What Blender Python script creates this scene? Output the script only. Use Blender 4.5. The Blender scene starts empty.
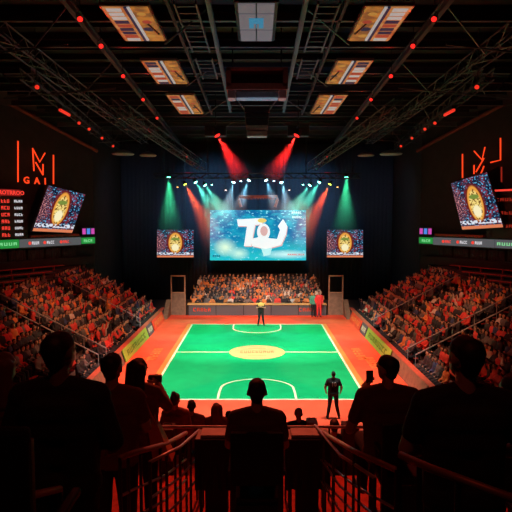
import bpy, bmesh, math, random
import numpy as np
from mathutils import Vector, Matrix, Quaternion
random.seed(7)
S = bpy.context.scene
COL = S.collection
R = math.radians
# ------------------------------------------------------------------ camera, world, exposure
CZ, PITCH, F = 7.5, R(4.13), 540.0
cd = bpy.data.cameras.new('camera'); cam = bpy.data.objects.new('camera', cd); COL.objects.link(cam)
cam.location = (0, 0, CZ); cam.rotation_euler = (R(90) - PITCH, 0, 0)
cd.sensor_width = 36; cd.lens = F / 512 * 36; cd.shift_x = -1 / 512; cd.clip_end = 200; cd.clip_start = .05
S.camera = cam
w = bpy.data.worlds.new('world'); S.world = w; w.use_nodes = True
w.node_tree.nodes['Background'].inputs[0].default_value = (.006, .008, .016, 1)
w.node_tree.nodes['Background'].inputs[1].default_value = .10
S.view_settings.view_transform = 'Standard'; S.view_settings.look = 'None'
S.view_settings.exposure = 0.0; S.view_settings.gamma = 1
S.view_settings.use_curve_mapping = False
S.cycles.max_bounces = 5; S.cycles.diffuse_bounces = 2; S.cycles.glossy_bounces = 2; S.cycles.volume_bounces = 0
S.cycles.transparent_max_bounces = 8; S.cycles.sample_clamp_indirect = 4; S.cycles.use_denoising = True
S.cycles.volume_step_rate = 1

def lamp(name, loc, aim, color, watt, cone=60, blend=.5, radius=.12, parent=None):
    ld = bpy.data.lights.new(name, 'SPOT'); o = bpy.data.objects.new(name, ld); COL.objects.link(o)
    ld.color = color; ld.energy = watt; ld.spot_size = R(cone); ld.spot_blend = blend; ld.shadow_soft_size = radius
    o.location = loc; o.rotation_mode = 'QUATERNION'
    o.rotation_quaternion = (Vector(aim) - Vector(loc)).to_track_quat('-Z', 'Y')
    if parent: o.parent = parent; o.matrix_parent_inverse = parent.matrix_basis.inverted()
    return o
# house floods white on court, red on stands; fill lamps are unseen and added
for sx in (-1, 1):
    lamp('court_flood', (sx * 3.6, 19.5, 12.6), (sx * 1.5, 24.5, 0), (1, .93, .84), 7000, 62, .5, .25)
    lamp('court_flood', (sx * 3.6, 23.0, 12.6), (sx * 1.5, 34.5, 0), (1, .93, .84), 8600, 52, .5, .25)
    lamp('apron_flood', (sx * 4.6, 24, 12.4), (sx * 7.0, 28, 0), (1, .40, .20), 4600, 66, .7, .25)
    lamp('stand_flood', (sx * 3.0, 22, 12.2), (sx * 10.5, 25, 1.5), (1, .045, .02), 1050, 60, .7, .25)
    lamp('stand_flood', (sx * 3.0, 32, 12.2), (sx * 10.2, 34, 1.8), (1, .06, .025), 1500, 60, .7, .25)
    lamp('stand_flood', (sx * 2.5, 33, 12.4), (sx * 8.2, 37, 1.0), (1, .12, .05), 1500, 50, .7, .25)
    lamp('terrace_flood', (sx * 7.5, 25, 12.0), (sx * 14.5, 32, 3.5), (1, .06, .03), 330, 50, .8, .25)
    lamp('wall_wash', (sx * 9.5, 31, 9.0), (sx * 14.5, 36, 9.5), (1, .10, .05), 260, 100, 1, .25)
    lamp('house_flood', (sx * 2.0, 36.5, 11.6), (sx * 2.2, 44.5, .8), (1, .34, .12), 4600, 50, .6, .25)
lamp('platform_flood', (0, 13.0, 13.0), (0, 6.4, 4.2), (1, .10, .04), 3400, 34, .6, .2)
lamp('platform_fill', (0, .5, 11.5), (0, 4.4, 5.4), (1, .12, .05), 60, 60, .9, .2)  # unseen weak red fill, added so the viewers' shirts show from behind
lamp('roof_fill', (0, 20, 9.2), (0, 21, 14), (.35, .65, 1), 170, 130, 1, .3)  # unseen roof fills, bluish centre and red sides, added to show the steel
lamp('roof_fill', (0, 30, 9.4), (0, 30, 14), (.3, .65, 1), 130, 130, 1, .3)
for sx in (-1, 1):
    lamp('roof_fill', (sx * 6.5, 19, 9.6), (sx * 7, 20, 14), (1, .12, .07), 40, 130, 1, .3)
    lamp('roof_fill', (sx * 7.0, 29, 9.8), (sx * 7.5, 29, 14), (1, .16, .1), 40, 130, 1, .3)
    lamp('backdrop_haze_fill', (sx * 4.5, 41.5, 12.6), (sx * 3.8, 48.9, 8.2), (.18, .42, .72), 3600, 76, 1, .3)  # added blue light on the drape, standing in for haze before it
    lamp('backdrop_haze_fill', (sx * 8.5, 39.5, 12.6), (sx * 10.2, 48.9, 6.5), (.25, .36, .60), 650, 90, 1, .3)

# ------------------------------------------------------------------ pixel helpers: rays of the photograph cut with real planes
CP, SP = math.cos(PITCH), math.sin(PITCH)
def ray(px, py):
    a, b = (px - 257) / F, (256 - py) / F
    return Vector((a, CP + b * SP, -SP + b * CP))
def atY(px, py, Y):
    r = ray(px, py); return Vector((0, 0, CZ)) + r * (Y / r.y)
def atZ(px, py, Z):
    r = ray(px, py); return Vector((0, 0, CZ)) + r * ((Z - CZ) / r.z)
def onplane(px, py, p, n):
    r = ray(px, py); o = Vector((0, 0, CZ)); return o + r * ((Vector(p) - o).dot(n) / r.dot(n))

# ------------------------------------------------------------------ materials
def mat(name, color, rough=.6, metal=0, noise=0, scale=8, bump=0, spec=.5, emit=None, estr=1):
    m = bpy.data.materials.new(name); m.use_nodes = True; nt = m.node_tree; b = nt.nodes['Principled BSDF']
    b.inputs['Base Color'].default_value = (*color, 1); b.inputs['Roughness'].default_value = rough
    b.inputs['Metallic'].default_value = metal; b.inputs['Specular IOR Level'].default_value = spec
    if emit: b.inputs['Emission Color'].default_value = (*emit, 1); b.inputs['Emission Strength'].default_value = estr
    if noise or bump:
        tc = nt.nodes.new('ShaderNodeTexCoord'); nz = nt.nodes.new('ShaderNodeTexNoise'); nz.inputs['Scale'].default_value = scale; nz.inputs['Detail'].default_value = 5
        nt.links.new(tc.outputs['Object'], nz.inputs['Vector'])
        if noise:
            r_ = nt.nodes.new('ShaderNodeValToRGB'); r_.color_ramp.elements[0].position = .3; r_.color_ramp.elements[1].position = .75
            r_.color_ramp.elements[0].color = (*[c * (1 - noise) for c in color], 1); r_.color_ramp.elements[1].color = (*[min(1, c * (1 + noise)) for c in color], 1)
            nt.links.new(nz.outputs['Fac'], r_.inputs['Fac']); nt.links.new(r_.outputs['Color'], b.inputs['Base Color'])
        if bump:
            bp = nt.nodes.new('ShaderNodeBump'); bp.inputs['Strength'].default_value = bump; nt.links.new(nz.outputs['Fac'], bp.inputs['Height']); nt.links.new(bp.outputs['Normal'], b.inputs['Normal'])
    return m
def glow(name, color, s): return mat(name, tuple(c * .3 for c in color), emit=color, estr=s)
M = dict(
    concrete=mat('dark_concrete', (.05, .045, .045), .8, noise=.3), deck=mat('roof_deck', (.02, .022, .026), .7, noise=.2),
    wall=mat('black_wall', (.02, .016, .018), .9, noise=.3, scale=2), drape=mat('black_drape', (.035, .04, .055), .95, noise=.15),
    steel=mat('truss_steel', (.10, .11, .13), .45, .4), darksteel=mat('dark_steel', (.035, .035, .04), .5, .4), alu=mat('aluminium', (.42, .43, .45), .4, .5),
    black=mat('black_plastic', (.012, .012, .013), .5), cloth=mat('black_cloth', (.010, .010, .011), .95, bump=.2, scale=30),
    green=mat('green_court', (.002, .385, .125), .6, noise=.10, scale=1.5, spec=.15), red=mat('red_apron', (.82, .09, .038), .55, noise=.14, scale=1.2, spec=.2),
    orange=mat('orange_band', (.85, .23, .045), .5), cream=mat('cream_line', (.74, .76, .52), .5), tan=mat('tan_circle', (.62, .42, .15), .5, noise=.12, scale=3),
    brown=mat('brown_mark', (.32, .2, .06), .6), carpet=mat('red_carpet', (.42, .05, .03), .9, noise=.3, scale=12), bench=mat('red_bench', (.42, .05, .035), .5, noise=.2),
    tier=mat('tier_concrete', (.10, .06, .055), .8, noise=.4, scale=3), greyb=mat('grey_board', (.10, .10, .11), .5), wood=mat('brown_panel', (.20, .12, .07), .6, noise=.3, scale=4),
    frame=mat('bronze_frame', (.32, .16, .09), .5), boxred=mat('oxide_red_paint', (.42, .08, .04), .6, noise=.2), paint=mat('worn_grey_paint', (.3, .32, .36), .6, noise=.2),
    skin=mat('skin', (.42, .24, .16), .55), skin2=mat('skin_dark', (.2, .11, .07), .55), hair=mat('black_hair', (.012, .010, .009), .6, bump=.4, scale=60), hair2=mat('auburn_hair', (.14, .05, .03), .6, bump=.4, scale=60), hair3=mat('grey_hair', (.35, .28, .25), .7),
    jacket=mat('black_jacket', (.012, .012, .014), .85), tee=mat('black_tee', (.014, .014, .016), .85), redtee=mat('dull_red_shirt', (.14, .035, .025), .85), brownshirt=mat('dark_brown_shirt', (.10, .04, .03), .85),
    rust=mat('rust_jacket', (.16, .035, .025), .8), pants=mat('dark_trousers', (.012, .012, .016), .9), shoe=mat('dark_shoe', (.02, .02, .02), .5), bag=mat('orange_leather', (.5, .12, .05), .5), whiteish=mat('off_white_cloth', (.6, .58, .54), .8),
    neon=glow('orange_neon', (1, .06, .012), 1.15), neonf=glow('faint_neon', (.5, .03, .015), .5), ledred=glow('red_display', (1, .06, .04), .9), ledwhite=glow('white_display', (.8, .8, .85), .8), ledgreen=glow('green_display', (.02, .42, .07), .6), ledbg=mat('display_face', (.02, .02, .022), .4),
    ribbon=glow('grey_ribbon_display', (.10, .11, .12), .8), magenta=glow('magenta_display', (.7, .08, .5), .8), blued=glow('blue_display', (.08, .3, .9), .8),
    lred=glow('red_lens', (1, .02, .015), 1.6), lteal=glow('teal_lens', (.25, 1, .85), 14), lgreen=glow('green_lens', (.12, 1, .55), 12), lcyan=glow('cyan_lens', (.4, .85, 1), 14), lyellow=glow('yellow_lens', (.7, .9, .1), 5), lorange=glow('orange_lens', (1, .35, .1), 5), lpink=glow('pink_lens', (1, .55, .5), 4), lredsoft=glow('soft_red_lens', (1, .04, .02), .8),
)
# ------------------------------------------------------------------ mesh collector
class MB:
    def __init__(s): s.v = []; s.f = []; s.m = []
    def add(s, v, f, m=0):
        n = len(s.v); s.v += [tuple(p) for p in v]; s.f += [tuple(i + n for i in q) for q in f]; s.m += [m] * len(f); return s
    def box(s, c, d, m=0, X=None):
        v = [Vector(((i & 1) - .5, ((i >> 1) & 1) - .5, ((i >> 2) & 1) - .5)) for i in range(8)]
        v = [Vector((p.x * d[0], p.y * d[1], p.z * d[2])) for p in v]
        if X is not None: v = [X @ p for p in v]
        v = [p + Vector(c) for p in v]
        return s.add(v, [(0, 2, 3, 1), (4, 5, 7, 6), (0, 1, 5, 4), (2, 6, 7, 3), (0, 4, 6, 2), (1, 3, 7, 5)], m)
    def bb(s, a, b, m=0): return s.box([(a[i] + b[i]) / 2 for i in range(3)], [abs(b[i] - a[i]) for i in range(3)], m)
    def bevbox(s, c, d, r=.02, m=0, X=None):
        bm = bmesh.new(); bmesh.ops.create_cube(bm, size=1)
        for q in bm.verts: q.co = Vector((q.co.x * d[0], q.co.y * d[1], q.co.z * d[2]))
        bmesh.ops.bevel(bm, geom=bm.edges[:], offset=r, segments=2, affect='EDGES', profile=.5)
        v = [((X @ q.co) if X is not None else q.co) + Vector(c) for q in bm.verts]; f = [[q.index for q in p.verts] for p in bm.faces]; bm.free(); return s.add(v, f, m)
    def tube(s, pts, r, n=6, m=0, cap=True):
        pts = [Vector(p) for p in pts]; rr = r if isinstance(r, (list, tuple)) else [r] * len(pts); v = []; f = []
        up = None
        for i, p in enumerate(pts):
            d = (pts[min(i + 1, len(pts) - 1)] - pts[max(i - 1, 0)]).normalized()
            if up is None: up = d.orthogonal().normalized()
            up = (up - d * up.dot(d)).normalized(); si = d.cross(up)
            for k in range(n):
                a = 2 * math.pi * (k + .5) / n; v.append(p + (up * math.cos(a) + si * math.sin(a)) * rr[i])
        for i in range(len(pts) - 1):
            for k in range(n): f.append((i * n + k, i * n + (k + 1) % n, (i + 1) * n + (k + 1) % n, (i + 1) * n + k))
        if cap: f.append(tuple(range(n))[::-1]); f.append(tuple(range((len(pts) - 1) * n, len(pts) * n)))
        return s.add(v, f, m)
    def lathe(s, c, prof, n=16, m=0, X=None):
        v = []; f = []
        for r, z in prof:
            for k in range(n):
                a = 2 * math.pi * k / n; p = Vector((r * math.cos(a), r * math.sin(a), z)); v.append((X @ p if X is not None else p) + Vector(c))
        for i in range(len(prof) - 1):
            for k in range(n): f.append((i * n + k, i * n + (k + 1) % n, (i + 1) * n + (k + 1) % n, (i + 1) * n + k))
        f.append(tuple(range(n))[::-1]); f.append(tuple(range((len(prof) - 1) * n, len(prof) * n)))
        return s.add(v, f, m)
    def prism(s, poly, z0, z1, m=0):
        n = len(poly); v = [(x, y, z0) for x, y in poly] + [(x, y, z1) for x, y in poly]
        return s.add(v, [tuple(range(n))[::-1], tuple(range(n, 2 * n))] + [(i, (i + 1) % n, n + (i + 1) % n, n + i) for i in range(n)], m)
    def slab(s, corners, n, t, m=0):
        n = Vector(n) * t; k = len(corners); v = [Vector(c) for c in corners] + [Vector(c) - n for c in corners]
        return s.add(v, [tuple(range(k)), tuple(range(2 * k - 1, k - 1, -1))] + [(i, k + i, k + (i + 1) % k, (i + 1) % k) for i in range(k)], m)
    def build(s, name, mats, parent=None, smooth=False, origin=None):
        me = bpy.data.meshes.new(name); o0 = Vector(origin) if origin is not None else Vector()
        me.from_pydata([Vector(p) - o0 for p in s.v], [], s.f)
        for q in (mats if isinstance(mats, (list, tuple)) else [mats]): me.materials.append(q)
        me.polygons.foreach_set('material_index', s.m)
        if smooth: me.polygons.foreach_set('use_smooth', [True] * len(s.f))
        bm = bmesh.new(); bm.from_mesh(me); bmesh.ops.recalc_face_normals(bm, faces=bm.faces[:]); bm.to_mesh(me); bm.free()
        o = bpy.data.objects.new(name, me); COL.objects.link(o); o.location = o0
        if parent: o.parent = parent; 
        if parent and origin is None and parent.matrix_basis != Matrix(): pass
        return o
def tag(o, label=None, cat=None, group=None, kind=None):
    if label: o['label'] = label
    if cat: o['category'] = cat
    if group: o['group'] = group
    if kind: o['kind'] = kind
    return o
def empty(name, loc=(0, 0, 0), label=None, cat=None, group=None, rz=0):
    o = bpy.data.objects.new(name, None); COL.objects.link(o); o.location = loc; o.rotation_euler = (0, 0, rz); o.empty_display_size = .1
    return tag(o, label, cat, group)
def hang(o, parent):               # parent keeping the world place
    o.parent = parent; bpy.context.view_layer.update(); o.matrix_parent_inverse = parent.matrix_world.inverted(); return o
def P(mb, name, m, parent, label=None, smooth=False):      # part given in world coordinates
    o = mb.build(name, m, smooth=smooth); o.parent = parent
    o.matrix_parent_inverse = (Matrix.Translation(parent.location) @ parent.rotation_euler.to_matrix().to_4x4()).inverted() if parent.parent is None else Matrix()
    if label: o['label'] = label
    return o
def struct(mb, name, m, label=None): return tag(mb.build(name, m), label, kind='structure')
def copy_tree(o, parent=None):
    c = o.copy(); COL.objects.link(c)
    if parent: c.parent = parent
    for ch in list(o.children): copy_tree(ch, c)
    return c
def text_mesh(txt, size, X, depth=.01, bold=0):          # returns verts, faces of lettering laid on matrix X (x right, y up, z out)
    cu = bpy.data.curves.new('t', 'FONT'); cu.body = txt; cu.size = size; cu.extrude = depth; cu.align_x = 'CENTER'; cu.align_y = 'CENTER'; cu.offset = bold; cu.resolution_u = 2
    o = bpy.data.objects.new('t', cu); COL.objects.link(o); me = bpy.data.meshes.new_from_object(o.evaluated_get(bpy.context.evaluated_depsgraph_get()))
    v = [X @ q.co for q in me.vertices]; f = [tuple(p.vertices) for p in me.polygons]
    bpy.data.objects.remove(o); bpy.data.curves.remove(cu); bpy.data.meshes.remove(me); return v, f
def frame_mat(o, x, y): # matrix with origin o, axes x, y, z = x cross y
    x = Vector(x).normalized(); y = Vector(y); y = (y - x * y.dot(x)).normalized(); z = x.cross(y)
    return Matrix.Translation(o) @ Matrix((x, y, z)).transposed().to_4x4()
def strokes(mb, X, w, h, n, t=.02, seed=1, m=0):         # a word too blurred to read: n letter-sized marks
    rr = random.Random(seed); cw = w / n
    for i in range(n):
        x0 = -w / 2 + i * cw + cw * .14; x1 = x0 + cw * .7; y0, y1 = -h / 2, h / 2; b = h * .2; segs = []
        k = rr.randint(0, 4)
        segs.append((x0, y0, x0 + cw * .2, y1))
        if k in (0, 1, 3): segs.append((x0, y1 - b, x1, y1))
        if k in (1, 2, 4): segs.append((x0, y0, x1, y0 + b))
        if k in (0, 2, 3): segs.append((x0, -b / 2, x1, b / 2))
        if k in (3, 4, 0): segs.append((x1 - cw * .2, y0, x1, y1))
        for a, b_, c, d in segs:
            mb.slab([X @ Vector(p) for p in ((a, b_, t), (c, b_, t), (c, d, t), (a, d, t))], (X.to_3x3() @ Vector((0, 0, 1))), t * .9, m)

# ================================================================== STRUCTURE
struct(MB().bb((-16, 13, -.3), (16, 41, 0)), 'floor_arena', M['red'], 'red apron floor around the green court')
struct(MB().bb((-16, 41, -.3), (16, 50, 0)), 'floor_backstage', M['concrete'])
# court laid on the apron
CX = 4.53; Y0, Y1 = 21.75, 37.4; YM = (Y0 + Y1) / 2
court = empty('playing_court', (0, YM, 0), 'green painted court with cream lines and tan centre circle', 'court')
P(MB().bb((-CX, Y0, 0), (CX, Y1, .008)), 'green_surface', M['green'], court)
for sx in (-1, 1): P(MB().bb((sx * CX, Y0 - .12, 0), (sx * (CX + .32), Y1 + .12, .006)), 'orange_border', M['orange'], court, 'orange band outside the sideline')
def flat_line(pts, wd, z=.014, z0=.006):
    mb = MB(); n = len(pts); L = []; Rr = []
    for i, p in enumerate(pts):
        a = Vector(pts[max(i - 1, 0)]); b = Vector(pts[min(i + 1, n - 1)]); d = (b - a).normalized(); q = Vector((-d.y, d.x)) * wd / 2
        L.append(Vector(p) + q); Rr.append(Vector(p) - q)
    v = [(p.x, p.y, z) for p in L] + [(p.x, p.y, z) for p in Rr] + [(p.x, p.y, z0) for p in L] + [(p.x, p.y, z0) for p in Rr]
    f = []
    for i in range(n - 1): f += [(i, i + 1, n + i + 1, n + i), (2 * n + i, i, i + 1, 2 * n + i + 1)[::1], (n + i, n + i + 1, 3 * n + i + 1, 3 * n + i)]
    mb.add(v, f); return mb
for sx in (-1, 1): P(flat_line([(sx * CX, Y0), (sx * CX, Y1)], .11), 'sideline', M['cream'], court)
P(flat_line([(-CX, Y0), (CX, Y0)], .12), 'end_line', M['cream'], court); P(flat_line([(-CX, Y1), (CX, Y1)], .13), 'end_line', M['cream'], court)
P(flat_line([(-CX, YM), (-1.54, YM)], .10), 'halfway_line', M['cream'], court); P(flat_line([(1.54, YM), (CX, YM)], .10), 'halfway_line', M['cream'], court)
for s_, yb in ((1, Y0), (-1, Y1)):
    a = [(-1.62, yb), (-1.62, yb + s_ * .9)] + [(-1.62 * math.cos(t), yb + s_ * (1.35 + 1.45 * math.sin(t))) for t in [R(12 + 156 * k / 22) for k in range(23)]] + [(1.62, yb + s_ * .9), (1.62, yb)]
    P(flat_line(a, .10), 'goal_arc', M['cream'], court)
P(MB().lathe((0, YM, .008), [(1.55, 0), (1.55, .01)], 56), 'centre_circle', M['tan'], court, 'tan centre circle with brown lettering')
mk = MB(); strokes(mk, frame_mat((0, YM, .019), (1, 0, 0), (0, 1, 0)), 1.9, .5, 9, .006, 3); P(mk, 'circle_lettering', M['brown'], court)
mk = MB()
for dx, dy, w_ in ((0, .75, 1.0), (0, -.75, 1.0)): mk.box((dx, YM + dy, .022), (w_, .05, .006))
P(mk, 'circle_rule', M['brown'], court)
# writing on the red apron either side
for sx in (-1, 1):
    for k, (yy, xx, nn) in enumerate(((29.2, 5.6, 5), (27.4, 5.95, 5))):
        mb = MB(); strokes(mb, frame_mat((sx * xx, yy, .002), (0, sx * -1, 0), (sx * 1, 0, 0)), 2.6 if k == 0 else 2.2, .5, nn, .006, 5 + k)
        side = 'left' if sx < 0 else 'right'
        tag(mb.build('floor_lettering', M['orange']), f"{'farther' if k == 0 else 'nearer'} worn orange word painted on the red floor {side} of the court", 'lettering')

# walls
WD = {-1: Vector((-.555, -.832, 0)), 1: Vector((.555, -.832, 0))}; WN = {-1: Vector((.832, -.555, 0)), 1: Vector((-.832, -.555, 0))}
WP = {-1: Vector((-12.4, 40.6, 0)), 1: Vector((12.4, 40.6, 0))}
for sx, nm in ((-1, 'left'), (1, 'right')):
    p, d, n = WP[sx], WD[sx], WN[sx]; a = p - d * .2; b = p + d * 17
    struct(MB().slab([a, b, b + Vector((0, 0, 16)), a + Vector((0, 0, 16))], n, .3), 'wall_' + nm, M['wall'])
    struct(MB().bb((sx * 12.3, 40.7, 0), (sx * 12.6, 49.4, 16)), 'wall_back_' + nm, M['wall'])
    struct(MB().bb((sx * 21.5, 2, 0), (sx * 21.9, 27.2, 16)), 'wall_near_' + nm, M['wall'])
struct(MB().bb((-12.6, 49.1, 0), (12.6, 49.4, 16)), 'wall_back', M['wall'])
dr = MB(); N = 220; top = []; bot = []
for i in range(N + 1):
    x = -12.2 + 24.4 * i / N; y = 48.75 + .025 * math.sin(i * 1.9); top.append((x, y, 14)); bot.append((x, y, 0))
dr.add(top + bot, [(i, i + 1, N + 2 + i, N + 1 + i) for i in range(N)])
o = dr.build('stage_drape', M['drape'], smooth=True); o.modifiers.new('t', 'SOLIDIFY').thickness = .02
tag(o, 'full-width dark pleated drape hanging behind the big screen', 'curtain')
# roof
cm = MB().bb((-22, 0, 14.6), (22, 50, 14.9))
struct(cm, 'ceiling', M['deck'])

# ================================================================== STANDS
def label_side(sx): return 'left' if sx < 0 else 'right'
TREAD, RISE, NROW, XS = .55, .29, 10, 7.45
SEATS = []     # (x,y,z,rot,row,where)
for sx in (-1, 1):
    st = MB()
    for i in range(NROW):
        x0 = XS + i * TREAD; st.bb((sx * x0, 13.5, 0), (sx * (x0 + TREAD), 40.6 - .05 * i, .15 + i * RISE))
    e = empty('grandstand', (sx * 9, 27, 0), f'stepped concrete grandstand holding the {label_side(sx)} side crowd', 'grandstand')
    P(st, 'stepped_terrace', M['tier'], e)
    for ya in (33.3, 25.6):        # stair aisles
        mb = MB()
        for i in range(NROW):
            for h in (0, 1): mb.bb((sx * (XS + i * TREAD + h * .275), ya - .55, .15 + i * RISE), (sx * (XS + i * TREAD + .55), ya + .55, .15 + i * RISE + .01 + h * .145))
        P(mb, 'stair_flight', M['concrete'], e)
    mb = MB()                      # lit treads on the upper stairs
    for i in range(4, NROW): mb.bb((sx * (XS + i * TREAD + .27), 32.9, .46 + i * RISE - .14), (sx * (XS + i * TREAD + .30), 33.7, .46 + i * RISE - .06))
    P(mb, 'step_light', glow('step_light', (1, .22, .05), .8), e)
    for i in range(NROW):
        z = .15 + i * RISE; x = sx * (XS + i * TREAD + .33)
        for si, (ya, yb) in enumerate(((34.0, 40.4), (26.3, 32.6), (14, 24.9))):
            b = MB(); b.bb((x - sx * .02, ya, z + .34), (x + sx * .2, yb, z + .38))
            row = ['front', 'second', 'third', 'fourth', 'fifth', 'sixth', 'seventh', 'eighth', 'ninth', 'top'][i]; sec = ['far', 'middle', 'near'][si]
            be = empty('bench', (x, (ya + yb) / 2, z), f'red bench in the {row} row of the {sec} section, {label_side(sx)} stand', 'bench', f'{label_side(sx)} stand benches')
            P(b, 'seat_board', M['bench'], be)
            g = MB(); k = ya + .2
            while k < yb: g.bb((x + sx * .03, k, z), (x + sx * .15, k + .05, z + .34)); k += 1.5
            P(g, 'support', M['darksteel'], be)
            y = ya + .2
            while y < yb - .15:
                SEATS.append((x + sx * .06, y + random.uniform(-.06, .06), z, -sx * -90, row, sec, sx)); y += .41
    # cross railings beside the dark aisle
    for yr in (24.95, 26.25, 34.0):
        r_ = MB(); p0 = Vector((sx * XS, yr, 1.05)); p1 = Vector((sx * (XS + 5.4), yr, 1.05 + 9.8 * RISE)); r_.tube([p0, p1], .03)
        re_ = empty('stair_railing', p0, f"pale steel railing on the {'court-end' if yr > 30 else 'near' if yr < 25 else 'far'} edge of a stair in the {label_side(sx)} stand", 'railing')
        P(r_, 'handrail', M['alu'], re_)
        for k in range(6):
            q = p0.lerp(p1, k / 5); P(MB().tube([q, q - Vector((0, 0, .95))], .02), 'post', M['alu'], re_)
    # upper terrace in the corner, parallel to the angled wall
    p, d, n = WP[sx], WD[sx], WN[sx]; te = empty('corner_terrace', (sx * 13, 33, 0), f'dim stepped corner terrace above the {label_side(sx)} crowd', 'terrace')
    tm = MB(); XL = 12.98
    for k in range(12):
        z = 4.0 - .11 * k; a0, a1 = k * .62, (k + 1) * .62
        def cut(off):
            q = p + n * off; t = (XL - abs(q.x)) / .555; return max(t, 0)
        q0, q1 = p + n * a0, p + n * a1; t0, t1 = cut(a0), cut(a1)
        poly = [(q0 + d * t0).xy, (q0 + d * 13).xy, (q1 + d * 13).xy, (q1 + d * t1).xy]
        tm.prism([tuple(v) for v in poly], .0, z)
        if k % 2:
            tt = max(t0, t1) + .3; c0 = p + n * (a0 + .2) + d * tt; c1 = p + n * (a0 + .2) + d * 9.5
            if tt < 8.5:
                b = MB(); Xm = frame_mat((0, 0, 0), d, n).to_3x3(); L = (c1 - c0).length
                b.box((c0 + c1) / 2 + Vector((0, 0, z + .26)), (L, .26, .05), X=Xm)
                for s_ in range(4): b.box(c0.lerp(c1, (s_ + .5) / 4) + Vector((0, 0, z + .12)), (.05, .2, .24), X=Xm)
                rk = ['topmost', 'second from top', 'third from top', 'fourth from top', 'fifth from top', 'lowest'][k // 2]
                tag(b.build('bench', M['bench']), f'{rk} empty red bench on the {label_side(sx)} corner terrace', 'bench', f'{label_side(sx)} corner terrace benches')
    P(tm, 'stepped_deck', M['concrete'], te)
    # court-side barrier with boards
    e = empty('barrier_wall', (sx * 7.1, 30, 0), f'low dark barrier wall along the {label_side(sx)} side of the court', 'barrier')
    P(MB().bb((sx * 7.0, 14, 0), (sx * 7.2, 40.5, .62)), 'barrier_panel', M['greyb'], e); P(MB().bb((sx * 6.96, 14, .62), (sx * 7.24, 40.5, .67)), 'capping', M['boxred'], e)
    segs = [(38.9, 35.2, 'red', 'far'), (34.9, 33.4, 'dark', 'middle'), (33.2, 27.4, 'lime', 'nearer lime green'), (27.1, 21.5, 'dark2', 'nearest')]
    for ya, yb, kind, wd in segs:
        m_ = {'red': M['red'], 'dark': M['greyb'], 'lime': mat('lime_board', (.30, .62, .06), .5), 'dark2': M['wood']}[kind]
        cname = {'red': 'long orange-red', 'dark': 'short grey', 'lime': 'bright lime green', 'dark2': 'dull brown'}[kind]
        be = empty('advertising_board', (sx * 6.9, (ya + yb) / 2, 0), f'{cname} advertising board leaning on the {label_side(sx)} barrier', 'advertising board')
        q = [(sx * 6.72, ya, .02), (sx * 6.72, yb, .02), (sx * 6.93, yb, .66), (sx * 6.93, ya, .66)]; nn = Vector((-sx * .95, 0, .31)).normalized()
        P(MB().slab(q, nn, .04), 'board_face', m_, be)
        mb = MB(); c = sum((Vector(k) for k in q), Vector()) / 4; strokes(mb, frame_mat(c, (0, -sx * -1 * -1, 0), (sx * .21, 0, .64)), (ya - yb) * .8, .3, max(3, int((ya - yb) * 1.5)), -.012 if False else .012, 11)
        if kind != 'dark2': P(mb, 'lettering', {'lime': mat('dark_lime', (.10, .30, .03), .6), 'red': M['orange']}.get(kind, M['cream']), be)
        ft = MB()
        for yy in (ya - .2, yb + .2): ft.tube([(sx * 6.74, yy, .03), (sx * 6.97, yy, .03), (sx * 6.93, yy, .6)], .02)
        P(ft, 'foot', M['darksteel'], be)
    # ledge and curtains under the ribbon
    a = p + d * .4; b = p + d * 13; L = (b - a).length; Xm = frame_mat((0, 0, 0), d, n).to_3x3()
    le = MB().box((a + b) / 2 + n * .35 + Vector((0, 0, 4.35)), (L, .5, .55), X=Xm)
    tag(le.build('parapet', M['wall']), f'low grey parapet at the back of the {label_side(sx)} corner terrace', 'parapet')
    for k in range(6):
        c0 = a + d * (1.2 + k * 1.35); mb = MB(); NN = 22; t_, b_ = [], []
        for j in range(NN + 1):
            q = c0 + d * (1.15 * j / NN) + n * (.14 + .05 * math.sin(j * 1.7)); t_.append(q + Vector((0, 0, 5.45))); b_.append(q + Vector((0, 0, 4.2)))
        mb.add(t_ + b_, [(j, j + 1, NN + 2 + j, NN + 1 + j) for j in range(NN)]); o = mb.build('curtain_panel', M['drape'], smooth=True); o.modifiers.new('t', 'SOLIDIFY').thickness = .02
        rk = ['first', 'second', 'third', 'fourth', 'fifth', 'sixth'][k]
        tag(o, f'{rk} dark curtain from the far end under the {label_side(sx)} ribbon display', 'curtain', f'curtains under the {label_side(sx)} ribbon')

# back stand
e = empty('grandstand', (0, 45, 0), 'low stepped grandstand holding the orange-lit crowd below the big screen', 'grandstand'); mb = MB()
for i in range(9): mb.bb((-5.3, 42 + i * .62, 0), (5.3, 42.62 + i * .62 + (.0 if i < 8 else .6), .04 + i * .15))
P(mb, 'stepped_terrace', M['tier'], e)
for i in range(9):
    z = .04 + i * .15; y = 42.35 + i * .62; row = ['front', 'second', 'third', 'fourth', 'fifth', 'sixth', 'seventh', 'eighth', 'top'][i]
    be = empty('bench', (0, y, z), f'red bench in the {row} row of the far stand below the screen', 'bench', 'far stand benches')
    P(MB().bb((-5.2, y - .05, z + .34), (5.2, y + .2, z + .38)), 'seat_board', M['bench'], be)
    g = MB(); [g.bb((x, y, z), (x + .05, y + .12, z + .34)) for x in [-5.1 + 1.45 * k for k in range(8)]]; P(g, 'support', M['darksteel'], be)
    x = -5.0
    while x < 5.05: SEATS.append((x + random.uniform(-.06, .06), y + .06, z, 180, row, 'far', 0)); x += .37
e = empty('barrier_wall', (0, 40.9, 0), 'dark barrier wall with pale ledge in front of the far stand', 'barrier')
P(MB().bb((-5.25, 40.8, 0), (5.25, 41.0, .82)), 'barrier_panel', M['greyb'], e); P(MB().bb((-5.3, 40.7, .82), (5.3, 41.25, .9)), 'ledge', M['tan'], e)
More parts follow.
